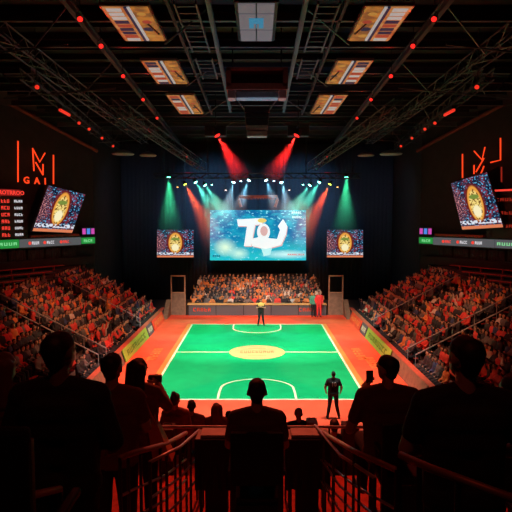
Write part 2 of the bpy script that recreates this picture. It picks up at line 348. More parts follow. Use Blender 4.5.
for x, wd in ((-4.2, 1.4), (3.9, 1.5)):
    mb = MB(); strokes(mb, frame_mat((x, 40.795, .45), (1, 0, 0), (0, 0, 1)), wd, .28, 5, .01, 21); P(mb, 'lettering', M['red'], e)
for k in range(5): P(MB().bb((-5.25 + k * 2.1, 40.77, .05), (-5.2 + k * 2.1, 40.8, .8)), 'batten', M['black'], e)
for sx in (-1, 1):
    c = sx * 6.05; ge = empty('gate_frame', (c, 41.2, 0), f'bronze open gate frame with solid lower panel at the far {label_side(sx)} corner', 'gate')
    mb = MB()
    for dx in (-.52, .52): mb.bb((c + dx - .05, 41.1, 0), (c + dx + .05, 41.2, 3.0))
    mb.bb((c - .57, 41.1, 2.95), (c + .57, 41.2, 3.05)); P(mb, 'frame', M['frame'], ge)
    q = [Vector((c - .5, 41.0, .0)), Vector((c + .5, 41.0, .0)), Vector((c + .5, 41.15, 1.7)), Vector((c - .5, 41.15, 1.7))]
    P(MB().slab(q, (0, -1, 0), .05), 'lower_panel', M['wood'], ge)
    P(MB().bb((c - .5, 41.08, 1.68), (c + .5, 41.18, 1.76)), 'rail', M['frame'], ge)
    mb = MB().add([(sx * 6.6, 39.2, 0), (sx * 6.6, 41, 0), (sx * 6.6, 41, 1.2), (sx * 6.95, 39.2, 0), (sx * 6.95, 41, 0), (sx * 6.95, 41, 1.2)], [(0, 1, 2), (3, 5, 4), (0, 3, 4, 1), (1, 4, 5, 2), (0, 2, 5, 3)])
    tag(mb.build('ramp_wedge', M['wood']), f'sloping brown side panel beside the far {label_side(sx)} gate', 'panel')

# ================================================================== SCREENS
def nodes_screen(name, kind, str_):
    m = bpy.data.materials.new(name); m.use_nodes = True; nt = m.node_tree; nt.nodes.clear(); N_ = nt.nodes.new; L = nt.links.new
    out = N_('ShaderNodeOutputMaterial'); em = N_('ShaderNodeEmission'); em.inputs['Strength'].default_value = str_; L(em.outputs[0], out.inputs[0])
    uv = N_('ShaderNodeUVMap'); uv.uv_map = 'UVMap'
    def ramp(src, stops):
        r_ = N_('ShaderNodeValToRGB'); cr = r_.color_ramp
        while len(cr.elements) < len(stops): cr.elements.new(.5)
        for e_, (p_, c_) in zip(cr.elements, stops): e_.position = p_; e_.color = (*c_, 1)
        L(src, r_.inputs['Fac']); return r_.outputs['Color']
    def mix(f, a, b, t='MIX'):
        x = N_('ShaderNodeMixRGB'); x.blend_type = t
        for i, s_ in ((0, f), (1, a), (2, b)):
            if isinstance(s_, (int, float)): x.inputs[i].default_value = s_
            elif isinstance(s_, tuple): x.inputs[i].default_value = (*s_, 1)
            else: L(s_, x.inputs[i])
        return x.outputs[0]
    def spot(cx, cy, rx, ry, e0=.7, e1=1.0):
        mp = N_('ShaderNodeMapping'); mp.inputs['Location'].default_value = (-cx / rx, -cy / ry, 0); mp.inputs['Scale'].default_value = (1 / rx, 1 / ry, 0); L(uv.outputs[0], mp.inputs[0])
        ln = N_('ShaderNodeVectorMath'); ln.operation = 'LENGTH'; L(mp.outputs[0], ln.inputs[0]); return ramp(ln.outputs['Value'], [(e0, (1, 1, 1)), (e1, (0, 0, 0))])
    sep = N_('ShaderNodeSeparateXYZ'); L(uv.outputs[0], sep.inputs[0])
    def noise(sc, det=3):
        n_ = N_('ShaderNodeTexNoise'); n_.inputs['Scale'].default_value = sc; n_.inputs['Detail'].default_value = det; L(uv.outputs[0], n_.inputs['Vector']); return n_.outputs['Fac']
    if kind == 'main':
        c = ramp(sep.outputs['Y'], [(0, (.02, .60, .62)), (.3, (.015, .42, .55)), (.45, (.005, .15, .42)), (1, (.005, .15, .38))])
        c = mix(ramp(noise(9, 4), [(.45, (0, 0, 0)), (.62, (.8, .8, .8))]), c, (.02, .5, .68))
        c = mix(ramp(noise(26, 2), [(.60, (0, 0, 0)), (.68, (1, 1, 1))]), c, (.3, .85, .95))
        c = mix(spot(.16, .26, .13, .2, .1, 1), c, (.75, 1, .75)); c = mix(spot(.3, .14, .12, .14, .1, 1), c, (.6, .95, .8)); c = mix(spot(.8, .12, .3, .1, .1, 1), c, (.6, .95, .95))
        c = mix(spot(.5, .5, .4, .4, .1, 1), c, (.01, .30, .48))
    else:
        c = ramp(noise(7, 3), [(.3, (.004, .008, .03)), (.5, (.02, .02, .05)), (.6, (.25, .02, .03)), (.7, (.02, .10, .25))])
        c = mix(ramp(noise(24, 2), [(.57, (0, 0, 0)), (.64, (1, 1, 1))]), c, (.12, .50, .85))
        c = mix(spot(.0, .5, .30, .5, .3, 1), c, mix(ramp(noise(34, 2), [(.5, (0, 0, 0)), (.62, (1, 1, 1))]), (.03, .008, .03), (.8, .3, .3)))
        c = mix(spot(.5, .52, .27, .47, .80, .98), c, (.16, .012, .01)); c = mix(spot(.5, .52, .20, .40, .86, .97), c, (.9, .38, .06)); 
        c = mix(spot(.5, .50, .155, .33, .82, .98), c, (.95, .72, .22)); c = mix(ramp(noise(19, 2), [(.50, (0, 0, 0)), (.56, (1, 1, 1))]), c, mix(spot(.5, .50, .16, .36, .85, .95), c, (.22, .10, .02))); c = mix(spot(.5, .36, .12, .15, .7, .95), c, (1, .9, .55)); c = mix(spot(.5, .66, .15, .06, .7, .95), c, (.2, .28, .05))
        c = mix(ramp(sep.outputs['Y'], [(.06, (1, 1, 1)), (.07, (0, 0, 0))]), c, (.75, .22, .10))
        c = mix(mix(1.0, ramp(sep.outputs['Y'], [(.09, (0, 0, 0)), (.1, (1, 1, 1)), (.17, (1, 1, 1)), (.18, (0, 0, 0))]), ramp(noise(17, 1), [(.45, (0, 0, 0)), (.5, (1, 1, 1))]), 'MULTIPLY'), c, (.75, .8, .9))
    L(c, em.inputs['Color']); return m
def screen(corners, n, m, name, label, t=.18, bez=.06):
    """corners BL BR TR TL"""
    c = sum(corners, Vector()) / 4; e = empty(name, c, label, 'screen'); n = Vector(n).normalized()
    out = [c + (p - c) * (1 + bez / (p - c).length) for p in corners]
    P(MB().slab([p - n * .02 for p in out], n, t), 'cabinet', M['black'], e)
    o = P(MB().slab(corners, n, .015), 'display_face', m, e); uvl = o.data.uv_layers.new(name='UVMap'); O, U, V = corners[0], corners[1] - corners[0], corners[3] - corners[0]
    g = U.dot(V); A = U.dot(U); B = V.dot(V); det = A * B - g * g
    for lp in o.data.loops:
        q = o.data.vertices[lp.vertex_index].co - O; a, b = q.dot(U), q.dot(V); uvl.data[lp.index].uv = ((a * B - b * g) / det, (b * A - a * g) / det)
    return e
YS = 47.0
q = [atY(210, 260.3, YS), atY(306, 260.3, YS), atY(306, 210, YS), atY(210, 210, YS)]
ms = screen(q, (0, -1, 0), nodes_screen('main_picture', 'main', 1.0), 'big_screen', 'big cyan and blue screen with white letters hanging above the far crowd')
def poly_art(pts, m, name, dy=.03, t=.02, label=None):
    P(MB().slab([atY(x, y, YS - dy) for x, y in pts], (0, -1, 0), t), name, m, ms, label)
white = glow('screen_white', (.85, .9, .88), 1.0); pink = glow('screen_pink', (.75, .45, .42), .9); navy = glow('screen_navy', (.01, .05, .12), 1)
T = [(237, 219.5), (263, 218), (262, 224), (255, 225), (251, 246), (244, 246), (247, 226), (238, 226)]
poly_art([(x + .8, y + .9) for x, y in T], pink, 'letter_shadow', .03); poly_art(T, white, 'letter', .06, label='white letter T')
U_ = [(251, 239), (259, 237), (277, 239), (280, 230), (278, 226), (283, 219), (287, 226), (286, 234), (281, 245), (266, 249), (252, 246)]
poly_art([(x + .8, y + .9) for x, y in U_], pink, 'letter_shadow', .03); poly_art(U_, white, 'letter', .06, label='white curved letter J')
def oval(cx, cy, rx, ry, n=20): return [(cx + rx * math.cos(2 * math.pi * k / n), cy + ry * math.sin(2 * math.pi * k / n)) for k in range(n)]
poly_art(oval(263.5, 232, 6.5, 8.5), white, 'figure_blob', .08); poly_art(oval(264, 231, 3.8, 5), pink, 'figure_blob', .10)
poly_art(oval(262, 220.5, 4.5, 2.2), glow('screen_gold', (.8, .6, .15), 1), 'figure_blob', .10)
poly_art([(261, 248), (272, 248), (270, 255), (264, 256)], glow('screen_pale', (.45, .85, .85), 1), 'reflection', .05)
for (cx, cy, w_, h_, n_, m_) in ((296.5, 212.8, 10, 2.2, 5, white), (297, 217.3, 10, 2.2, 5, white), (296, 254.6, 17, 1.6, 8, glow('screen_red', (.7, .05, .05), 1)), (216.5, 256.2, 8, 2, 4, navy)):
    mb = MB(); strokes(mb, frame_mat(atY(cx, cy, YS - .04), (1, 0, 0), (0, 0, 1)), w_ * .0875, h_ * .0875, n_, .012, 31); P(mb, 'caption', m_, ms)
for k in range(2):
    x = (232, 284)[k]; a = atY(x, 209, YS + .1); P(MB().tube([a, (a.x, a.y, 13.9)], .035), 'hanging_pole', M['darksteel'], ms)
side_pic = nodes_screen('emblem_picture', 'side', .95)
for sx, (xa, xb) in ((-1, (157, 193.5)), (1, (327, 363))):
    e = screen([atY(xa, 257.3, YS), atY(xb, 257.3, YS), atY(xb, 229.7, YS), atY(xa, 229.7, YS)], (0, -1, 0), side_pic, 'side_screen', f'small screen with gold oval emblem, {label_side(sx)} of the big screen')
    for x in (xa + 8, xb - 8): a = atY(x, 229, YS + .08); P(MB().tube([a, (a.x, a.y, 13.9)], .025), 'hanging_pole', M['darksteel'], e)
for sx, cs in ((-1, [(32.7, 231), (72, 232.8), (85.4, 194.5), (48.4, 185.5)]), (1, [(462.2, 229.6), (503, 227.2), (486.7, 172.2), (450.8, 183.4)])):
    n = WN[sx]; pp = WP[sx] + n * 1.3
    co = [onplane(x, y, pp, n) for x, y in cs]
    e = screen(co, n, side_pic, 'tilted_screen', f'large tilted screen with gold oval emblem hung over the {label_side(sx)} corner', .2)
    c = (co[2] + co[3]) / 2; P(MB().tube([c - n * .1, c - n * 1.28 + Vector((0, 0, .4))], .05), 'bracket', M['darksteel'], e); P(MB().tube([co[2] - n * .1, co[2] - n * 1.28 + Vector((0, 0, .4))], .05), 'bracket', M['darksteel'], e)

# ================================================================== RIBBONS, NEON, SCOREBOARD ON THE ANGLED WALLS
for sx in (-1, 1):
    p, d, n = WP[sx], WD[sx], WN[sx]; rt = -d if sx < 0 else d; pp = p + n * .45
    def px(x): return x if sx < 0 else 514 - x
    def wpt(x, y, off=0): return onplane(px(x), y, pp + n * off, n)
    t0 = wpt(95, 240); t1 = p + d * 13 + n * .45
    e = empty('ribbon_display', (t0.x, t0.y, 5.5), f'grey ribbon display with green ends along the {label_side(sx)} balcony front', 'display')
    def strip(xa, xb, za, zb, off, m_, nm, t=.03):
        a, b = wpt(xa, 240, off), (wpt(xb, 240, off) if xb > -30 else t1 + n * off)
        if sx > 0: a, b = a, b
        q = [Vector((a.x, a.y, za)), Vector((b.x, b.y, za)), Vector((b.x, b.y, zb)), Vector((a.x, a.y, zb))]
        return P(MB().slab(q, n, t), nm, m_, e)
    strip(95.5, -40, 5.42, 6.12, 0, M['black'], 'housing', .4)
    strip(81, 19.5, 5.50, 6.04, .03, M['ribbon'], 'grey_panel'); strip(95, 81.5, 5.55, 6.0, .03, M['ledgreen'], 'green_panel'); strip(19, -40, 5.5, 6.04, .03, M['ledgreen'] if sx < 0 else M['ribbon'], 'green_panel' if sx < 0 else 'grey_panel')
    for k, (x, w_, m_) in enumerate(((35.5, .55, 'ledwhite'), (50.5, .6, 'ledwhite'), (66, .5, 'ledred'), (88, .8, 'ledwhite'), (8, 1.3, 'ledwhite'))):
        c = wpt(x, 241, .07); c.z = 5.77; mb = MB(); strokes(mb, frame_mat(c, rt, (0, 0, 1)), w_, .2, 4, .015, 40 + k); P(mb, 'ribbon_wording', M[m_] if m_ != 'ledwhite' or x > 20 and x < 70 else glow('pale_green_display', (.3, .9, .4), .7), e)
        if 20 < x < 75: c2 = c - rt * (.5 * w_ + .15); P(MB().lathe(c2, [(.11, 0), (.11, .02)], 12, X=frame_mat((0, 0, 0), rt, (0, 0, 1)).to_3x3()), 'logo_disc', M['ledred'], e)
    # small screens standing on the ribbon
    for xa, xb, ya, yb, ma, mb_, w_ in ((82, 95, 230.5, 237.2, 'magenta', 'blued', 'far end'),):
        q = [wpt(xa, yb, -.05), wpt(xb, yb, -.05), wpt(xb, ya, -.05), wpt(xa, ya, -.05)]; c = sum(q, Vector()) / 4
        z0, z1 = 6.16, 6.75; q = [Vector((v.x, v.y, z0 if i < 2 else z1)) for i, v in enumerate(q)]
        se = empty('info_screen', (c.x, c.y, 6.12), f'small magenta and blue screen on the far end of the {label_side(sx)} ribbon', 'screen')
        P(MB().slab(q, n, .1), 'cabinet', M['ledbg'], se)
        L = (q[1] - q[0]).length
        for k, mm in enumerate(('magenta', 'blued', 'magenta')):
            f0, f1 = (k + .12) / 3, (k + .85) / 3; bl, br = q[0].lerp(q[1], f0) + n * .02, q[0].lerp(q[1], f1) + n * .02
            P(MB().slab([bl + Vector((0, 0, .08)), br + Vector((0, 0, .08)), br + Vector((0, 0, .5)), bl + Vector((0, 0, .5))], n, .015), 'picture_tile', M[mm], se)
    # neon sign on the wall
    ne = empty('neon_sign', wpt(36, 182, -.3), f'orange neon emblem of tall bars glowing high on the {label_side(sx)} wall', 'sign')
    def neon(pts, m_='neon', r=.045):
        v = [onplane(x, y, p + n * .1, n) for x, y in pts]; nt_ = P(MB().tube(v, r, 8), 'neon_tube', M[m_], ne)
        for q in (v[0], v[-1]): P(MB().tube([q, q - n * .12], .03), 'clip', M['darksteel'], nt_)
    if sx < 0:
        for a in ([(18, 141), (18, 182)], [(32.7, 148), (34, 171)], [(33.5, 150), (39.8, 162), (45, 153)], [(35.5, 162), (43, 175)], [(43, 164), (43, 175)], [(53.5, 155), (53.5, 184)]): neon(a)
        c = onplane(35, 181, p + n * .1, n); P(MB().add(*text_mesh('G  A  I', .62, frame_mat(c, rt, (0, 0, 1)), .02, .012)), 'neon_lettering', M['neon'], ne)
    else:
        for a in ([(462.5, 154), (462.5, 178)], [(474, 151), (482, 160), (485, 147)], [(474, 165), (474, 174)], [(476, 172), (484, 158)], [(480, 176), (484, 166)], [(500.5, 138), (500.5, 160), (490.5, 162.5)]): neon(a)
        neon([(501.5, 167), (501.5, 182)], 'neonf')
    # scoreboard at the near end
    q = [wpt(-6, 236, .1), wpt(22, 236, .1), wpt(22, 190, .1), wpt(-6, 190, .1)]
    za, zb = 6.14, q[3].z; z2 = CZ + (217 - 190) * q[1].y / F
    q = [Vector((q[0].x, q[0].y, 6.14)), Vector((q[1].x, q[1].y, 6.14)), Vector((q[1].x, q[1].y, z2)), Vector((q[0].x, q[0].y, z2))]
    se = empty('scoreboard', q[0], f'black scoreboard with {"red title and rows of small figures" if sx < 0 else "dim red lines"} standing on the {label_side(sx)} ribbon', 'scoreboard')
    P(MB().slab(q, n, .2), 'cabinet', M['ledbg'], se); H = z2 - 6.14; Lw = (q[1] - q[0]).length; mid = (q[0] + q[1]) / 2 + n * .015
    if sx < 0:
        P(MB().slab([q[3] + n * .01 - Vector((0, 0, .42)), q[2] + n * .01 - Vector((0, 0, .42)), q[2] + n * .01, q[3] + n * .01], n, .02), 'title_panel', glow('dim_red_panel', (.25, .01, .01), .8), se)
        P(MB().add(*text_mesh('ROTRROO', .36, frame_mat(mid + rt * .32 + Vector((0, 0, H - .22)), rt, (0, 0, 1)), .01, .012)), 'title_lettering', M['ledred'], se)
        for k in range(6):
            mb = MB(); z = H - .75 - k * .43; strokes(mb, frame_mat(mid + rt * -.15 + Vector((0, 0, z)), rt, (0, 0, 1)), .6, .22, 3, .015, 60 + k); P(mb, 'score_name', M['ledred'], se)
            mb = MB(); strokes(mb, frame_mat(mid + rt * .75 + Vector((0, 0, z)), rt, (0, 0, 1)), .6, .16, 4, .015, 70 + k); P(mb, 'score_figure', M['ledwhite'], se)
    else:
        for k in range(3): mb = MB(); strokes(mb, frame_mat(mid + Vector((0, 0, H * (.25 + .27 * k))), rt, (0, 0, 1)), 1.6, .2, 5, .015, 80 + k); P(mb, 'score_line', M['neonf'], se)
        P(MB().slab([q[3] + n * .01 - Vector((0, 0, .12)), q[2] + n * .01 - Vector((0, 0, .12)), q[2] + n * .01, q[3] + n * .01], n, .02), 'title_bar', M['ledred'], se)
    # speaker box beside it
    a, b = wpt(22.5, 236, .05), wpt(28, 236, .05); zt = CZ + (217 - 204) * a.y / F; mb = MB().slab([Vector((a.x, a.y, 6.14)), Vector((b.x, b.y, 6.14)), Vector((b.x, b.y, zt)), Vector((a.x, a.y, zt))], n, .4)
    sp = empty('wall_speaker', (a.x, a.y, 6.14), f'tall black loudspeaker beside the {label_side(sx)} scoreboard', 'speaker'); P(mb, 'cabinet', M['black'], sp)
    c = (a + b) / 2 + n * .01
    for k in range(3): P(MB().lathe((c.x, c.y, 6.5 + k * .5), [(.14, 0), (.12, .03), (.03, .01)], 14, X=frame_mat((0, 0, 0), rt, (0, 0, 1)).to_3x3()), 'driver_cone', M['darksteel'], sp)
    # red lit counter between ribbon and tilted screen
    a, b = wpt(30, 236, -.1), wpt(78, 236, -.1); L = (a - b).length; Xm = frame_mat((0, 0, 0), d, n).to_3x3()
    tag(MB().box((a + b).xy.to_3d() / 2 + Vector((0, 0, 6.22)), (L, .3, .16), X=Xm).build('balcony_counter', M['boxred']), f'long red counter on the balcony under the {label_side(sx)} tilted screen', 'counter')
    # sloping roof girder along the wall head
    g0 = onplane(px(-10), 93, p + n * .4, n); g1 = onplane(px(97), 151, p + n * .4, n)
    tag(MB().tube([g0, g1], .13, 8).build('eaves_pipe', mat('dark_red_pipe', (.14, .03, .02), .7)), f'dull red sloping pipe along the head of the {label_side(sx)} wall', 'pipe')

# ================================================================== ROOF STEEL
def truss(a, b, sz, label, m='steel', n=None, nm='roof_truss', r=.035):
    a, b = Vector(a), Vector(b); d = (b - a).normalized(); up = Vector((0, 0, 1)); si = d.cross(up).normalized(); up = si.cross(d)
    e = empty(nm, a, label, 'truss'); L = (b - a).length; n = n or max(3, int(L / (sz * 1.4)))
    offs = [si * sz / 2, -si * sz / 2, si * sz / 2 + up * sz, -si * sz / 2 + up * sz]
    for o_ in offs: P(MB().tube([a + o_, b + o_], r, 5), 'chord', M[m], e)
    lc = MB()
    for k in range(n):
        p0, p1 = a.lerp(b, k / n), a.lerp(b, (k + 1) / n)
        for u, v in ((0, 2), (1, 3), (0, 1)):
            q0, q1 = (offs[u], offs[v]) if k % 2 else (offs[v], offs[u]); lc.tube([p0 + q0, p1 + q1], r * .6, 4)
    P(lc, 'lacing', M[m], e); return e
def beam(a, b, w_, h_, label, m='steel', nm='roof_beam'):
    a, b = Vector(a), Vector(b); d = (b - a).normalized(); X = frame_mat((0, 0, 0), d, Vector((0, 0, 1)).cross(d) if abs(d.z) < .9 else (1, 0, 0)).to_3x3()
    mb = MB(); L = (b - a).length; mb.box((a + b) / 2 + X @ Vector((0, 0, h_ / 2)), (L, w_, .03), X=X); mb.box((a + b) / 2 - X @ Vector((0, 0, h_ / 2)), (L, w_, .03), X=X); mb.box((a + b) / 2, (L, .03, h_), X=X)
    return tag(mb.build(nm, M[m]), label, 'beam')
HZ = 13.5
for sx in (-1, 1):
    s_ = label_side(sx)
    beam((sx * 1.3, 9, HZ), (sx * 1.5, 31, HZ), .12, .22, f'straight steel beam running to the stage, just {s_} of the roof centre')
    beam((sx * 5.1, 12, 13.4), (sx * 6.1, 43, 13.3), .14, .24, f'long roof beam carrying the row of red lamps on the {s_}')
    truss((sx * 8.2, 12, 13.2), (sx * 8.6, 42, 13.1), .5, f'outer lattice truss running down the {s_} side of the roof')
    truss(atZ(257 + sx * 232, 79, 12.55), atZ(257 + sx * 140, 150, 12.55), .4, f'lowest side lattice truss carrying small red lamps on the {s_}', 'darksteel')
    truss((sx * 6.6, 27, 12.4), (sx * 4.0, 40, 10.9), .55, f'grey lattice truss sloping down to the stage lights on the {s_}', 'steel', r=.03)
    truss((sx * 7.0, 27, 12.9), (sx * 4.6, 41, 11.3), .45, f'upper companion of the sloping grey lattice truss on the {s_}', 'darksteel', r=.03)
    beam((sx * 2.55, 12, 13.7), (sx * 2.7, 33, 13.7), .10, .16, f'thin beam along the inner edge of the {s_} ceiling pictures', 'darksteel')
ys = [14.8, 17.4, 20.0, 23.6, 26.8, 30.2, 33.5, 37.0, 40.5]
wd = ['nearest', 'second nearest', 'third nearest', 'fourth nearest', 'middle', 'fourth farthest', 'third farthest', 'second farthest', 'farthest']
for y, w_ in zip(ys, wd):
    beam((-13.5, y, 13.75), (13.5, y, 13.75), .14, .26, f'{w_} steel cross beam spanning the whole roof')
ny = [16.4, 21.8, 28.5, 35.2]
for i, y in enumerate(ny):
    for sx in (-1, 1):
        s_ = label_side(sx); dd = ['nearest', 'second nearest', 'second farthest', 'farthest'][i]
        e = empty('cross_brace', (sx * 5, y, 13), f'{dd} fan of thin diagonal roof braces on the {s_} side', 'brace')
        for (x0, z0, x1, z1) in ((5.6, 13.7, 7.2, 12.6), (7.2, 12.6, 8.3, 13.6), (8.3, 13.6, 9.5, 12.5), (9.5, 12.5, 10.5, 13.4), (5.6, 12.6, 10.5, 12.4), (1.5, 13.6, 2.9, 12.9), (2.9, 12.9, 3.6, 13.7)):
            P(MB().tube([(sx * x0, y, z0), (sx * x1, y + 1.0, z1)], .03, 5), 'rod', M['steel'], e)
for i, y in enumerate([16 + 1.35 * k for k in range(20)]):
    o = MB().bb((-14, y, 14.35), (14, y + .1, 14.6)).build('roof_purlin', M['darksteel']); tag(o, None, None, None, 'structure')
# lacing frames between the centre beams with cross-pieces (ladders)
for sx in (-1, 1):
    for j, (ya, yb) in enumerate(((15.2, 19.6), (20.4, 23.3))):
        e = empty('cable_ladder', (sx * 2, ya, 13.5), f"{'nearer' if j == 0 else 'farther'} bluish cable ladder {label_side(sx)} of the red hanging box", 'cable ladder')
        for x in (1.65, 2.25): P(MB().bb((sx * x, ya, 13.3), (sx * (x + .05), yb, 13.38)), 'side_rail', M['steel'], e)
        k = ya + .2
        while k < yb: P(MB().bb((sx * 1.65, k, 13.31), (sx * 2.28, k + .06, 13.36)), 'rung', M['steel'], e); k += .5
# centre ceiling panel of pale tiles
e = empty('ceiling_light_panel', (0, 17, 13.5), 'pale tiled ceiling panel with a blue mark above the court centre', 'ceiling panel')
c4 = [atZ(237.5, 5, 13.45), atZ(275, 5, 13.45), atZ(273, 41.5, 13.45), atZ(240.5, 41.5, 13.45)]; x0, x1, y0, y1 = -.56, .52, c4[0].y, c4[2].y
P(MB().bb((x0 - .08, y0 - .08, 13.5), (x1 + .08, y1 + .08, 13.6)), 'tray', M['darksteel'], e); tl = glow('pale_tile', (.30, .27, .30), .38)
for i in range(2):
    for (fa, fb) in ((0, .2), (.24, .64), (.68, 1)):
        P(MB().bb((x0 + i * .54 + .02, y0 + (y1 - y0) * fa, 13.46), (x0 + i * .54 + .52, y0 + (y1 - y0) * fb, 13.5)), 'tile', tl, e)
mb = MB(); bl = glow('blue_mark', (.03, .18, .3), 1.0); cy = y0 + (y1 - y0) * .46
for a, b in (((-.24, .25), (.2, .42)), ((-.24, -.4), (-.1, .3)), ((.06, -.4), (.2, .3)), ((-.1, -.02), (.06, .2)), ((-.03, -.4), (.0, -.1))): mb.bb((a[0], cy - a[1], 13.44), (b[0], cy - b[1], 13.46))
P(mb, 'blue_emblem', bl, e)
# red hanging box
e = empty('hanging_box', (0, 20.5, 12.4), 'oxide red open-fronted box hanging over the court centre', 'hanging box')
tb = [atY(226, 68, 20), atY(287, 68, 20), atY(281.5, 97, 20), atY(233, 97, 20)]; zt, zb = tb[0].z, atY(257, 86, 20).z
for sx in (-1, 1): P(MB().bb((sx * 1.12, 20, zb), (sx * .95, 20.9, zt)), 'side_cheek', M['boxred'], e)
P(MB().bb((-1.12, 20, zb - .12), (1.12, 20.9, zb + .1)), 'bottom_rail', M['boxred'], e); P(MB().bb((-1.12, 20, zt - .08), (1.12, 20.9, zt + .03)), 'top_rail', M['boxred'], e)
P(MB().bb((-1.0, 20.6, zb), (1.0, 20.8, zt)), 'dark_back', mat('maroon_mesh', (.10, .015, .012), .8), e); P(MB().bevbox((0, 20.3, zb - .3), (1.55, .5, .24), .04), 'grey_batten', M['paint'], e)
for sx in (-1, 1): P(MB().bevbox((sx * .93, 20.3, zb - .26), (.28, .5, .34), .03), 'corner_lug', mat('salmon_paint', (.55, .25, .2), .6), e)
for sx in (-1, 1): P(MB().tube([(sx * .9, 20.4, zt), (sx * .9, 20.4, 14.62)], .03), 'hanger', M['darksteel'], e)
# speaker cluster hanging from two converging trusses
e = empty('speaker_cluster', (0, 29, 11.5), 'dark loudspeaker cluster with bluish lower cabinets hanging over the court', 'speaker')
for i in range(5):
    z = 12.9 - i * .3; wv = 1.25 - i * .06; P(MB().bevbox((0, 28 - i * .03, z), (wv, .6, .27), .04), 'array_cabinet', M['darksteel'] if i < 3 else M['paint'], e)
for sx in (-1, 1): P(MB().tube([(sx * 1.3, 25, 13.4), (sx * .6, 28, 12.9)], .03), 'stay', M['steel'], e); P(MB().tube([(sx * .8, 28, 14.62), (sx * .5, 28, 11.6)], .025), 'stay', M['steel'], e)
# ceiling pictures
bp = [((8, 41), (363.5, 404.6), (350.8, 387.6)), ((62, 84), (346, 372), (332, 357)), ((96, 114), (336.5, 349), (316, 340))]
cols = [(.85, .30, .06), (.75, .72, .68), (.6, .09, .05), (.02, .03, .08), (.8, .4, .08)]
GM = [glow('picture_colour', c, .45) for c in cols]
def picture_field(name, c0, c1, sc):
    m = glow(name, c0, .5); nt = m.node_tree; b = nt.nodes['Principled BSDF']; tc = nt.nodes.new('ShaderNodeTexCoord'); nz = nt.nodes.new('ShaderNodeTexNoise'); nz.inputs['Scale'].default_value = sc; nz.inputs['Detail'].default_value = 3
    r_ = nt.nodes.new('ShaderNodeValToRGB'); r_.color_ramp.elements[0].position = .4; r_.color_ramp.elements[1].position = .6; r_.color_ramp.elements[0].color = (*c0, 1); r_.color_ramp.elements[1].color = (*c1, 1)
    nt.links.new(tc.outputs['Object'], nz.inputs['Vector']); nt.links.new(nz.outputs['Fac'], r_.inputs['Fac']); nt.links.new(r_.outputs['Color'], b.inputs['Emission Color']); return m
PF = [picture_field('amber_picture', (.75, .28, .05), (.30, .12, .04), 3), picture_field('rust_picture', (.62, .16, .04), (.85, .36, .12), 2.5)]
yy = [(atZ(257, 8, 13.4).y, atZ(257, 41, 13.4).y), (atZ(257, 62, 13.4).y, atZ(257, 84, 13.4).y), (atZ(257, 96, 13.4).y, atZ(257, 114, 13.4).y)]
for sx in (-1, 1):
    for k, (ya, yb) in enumerate(yy):
        xa, xb = 3.1, 4.4
        e = empty('ceiling_picture', (sx * 3.7, (ya + yb) / 2, 13.5), f"{['nearest', 'middle', 'farthest'][k]} backlit orange picture panel in the roof, {label_side(sx)} row", 'picture panel', 'backlit roof pictures')
        P(MB().bb((sx * (xa - .06), ya - .06, 13.44), (sx * (xb + .06), yb + .06, 13.54)), 'frame', M['frame'], e)
        X0 = lambda f: sx * (xa + (xb - xa) * f)
        P(MB().bb((X0(0), ya, 13.40), (X0(.38), yb, 13.44)), 'orange_field', PF[0], e); P(MB().bb((X0(.40), ya, 13.40), (X0(.46), yb, 13.44)), 'white_stripe', GM[1], e)
        P(MB().bb((X0(.46), ya, 13.40), (X0(.53), yb, 13.44)), 'dark_stripe', GM[3], e); P(MB().bb((X0(.53), ya, 13.40), (X0(1), yb, 13.44)), 'orange_field', PF[1], e)
        mb = MB(); rr = random.Random(k * 3 + 2)
        n_ = 9
        for j in range(n_):
            f0 = ya + (yb - ya) * (j + .1) / n_; f1 = ya + (yb - ya) * (j + .75) / n_; mb.bb((X0(.60), f0, 13.38), (X0(.92), f1, 13.40), rr.choice([1, 2, 3, 1]))
        P(mb, 'image_bands', GM, e)
        for j in range(4): c = (X0(.1 + .18 * rr.random()), ya + (yb - ya) * (.15 + .22 * j), 13.385); P(MB().lathe(c, [(.13 + .05 * rr.random(), 0), (.1, .012)], 10), 'image_shape', GM[[4, 2, 3, 4][j]], e)
# arched logo frame above the big screen
e = empty('arch_sign', (0, 46.5, 9), 'small dim reddish arched frame hanging above the big screen', 'sign'); Y = 46.6
aa = [atY(x, y, Y) for x, y in ((241, 207), (239, 200), (239.5, 196.5), (277, 196.5), (277.5, 200), (275, 207))]
P(MB().tube(aa, .13, 8), 'arch_tube', M['boxred'], e); mb = MB()
strokes(mb, frame_mat(atY(258, 197.5, Y - .15), (1, 0, 0), (0, 0, 1)), 3.0, .3, 11, .02, 91); P(mb, 'lettering', glow('dim_red_letter', (.4, .08, .05), .5), e)
for x in (243, 273): a = atY(x, 197, Y); P(MB().tube([a, (a.x, a.y, 14.62)], .02), 'hanger', M['darksteel'], e)
# stage lighting bar
truss((-7.6, 40, 10.35), (7.6, 40, 10.35), .35, 'black lattice lighting bar hung across in front of the big screen', 'darksteel', nm='lighting_bar')
lb_ = [o for o in COL.objects if o.name == 'lighting_bar'][0]
for x in (-7, -3.6, 3.6, 7):
    for dy in (-.175, .175): P(MB().tube([(x, 40 + dy, 10.35), (x, 40 + dy, 14.62)], .02), 'hanger', M['darksteel'], lb_)

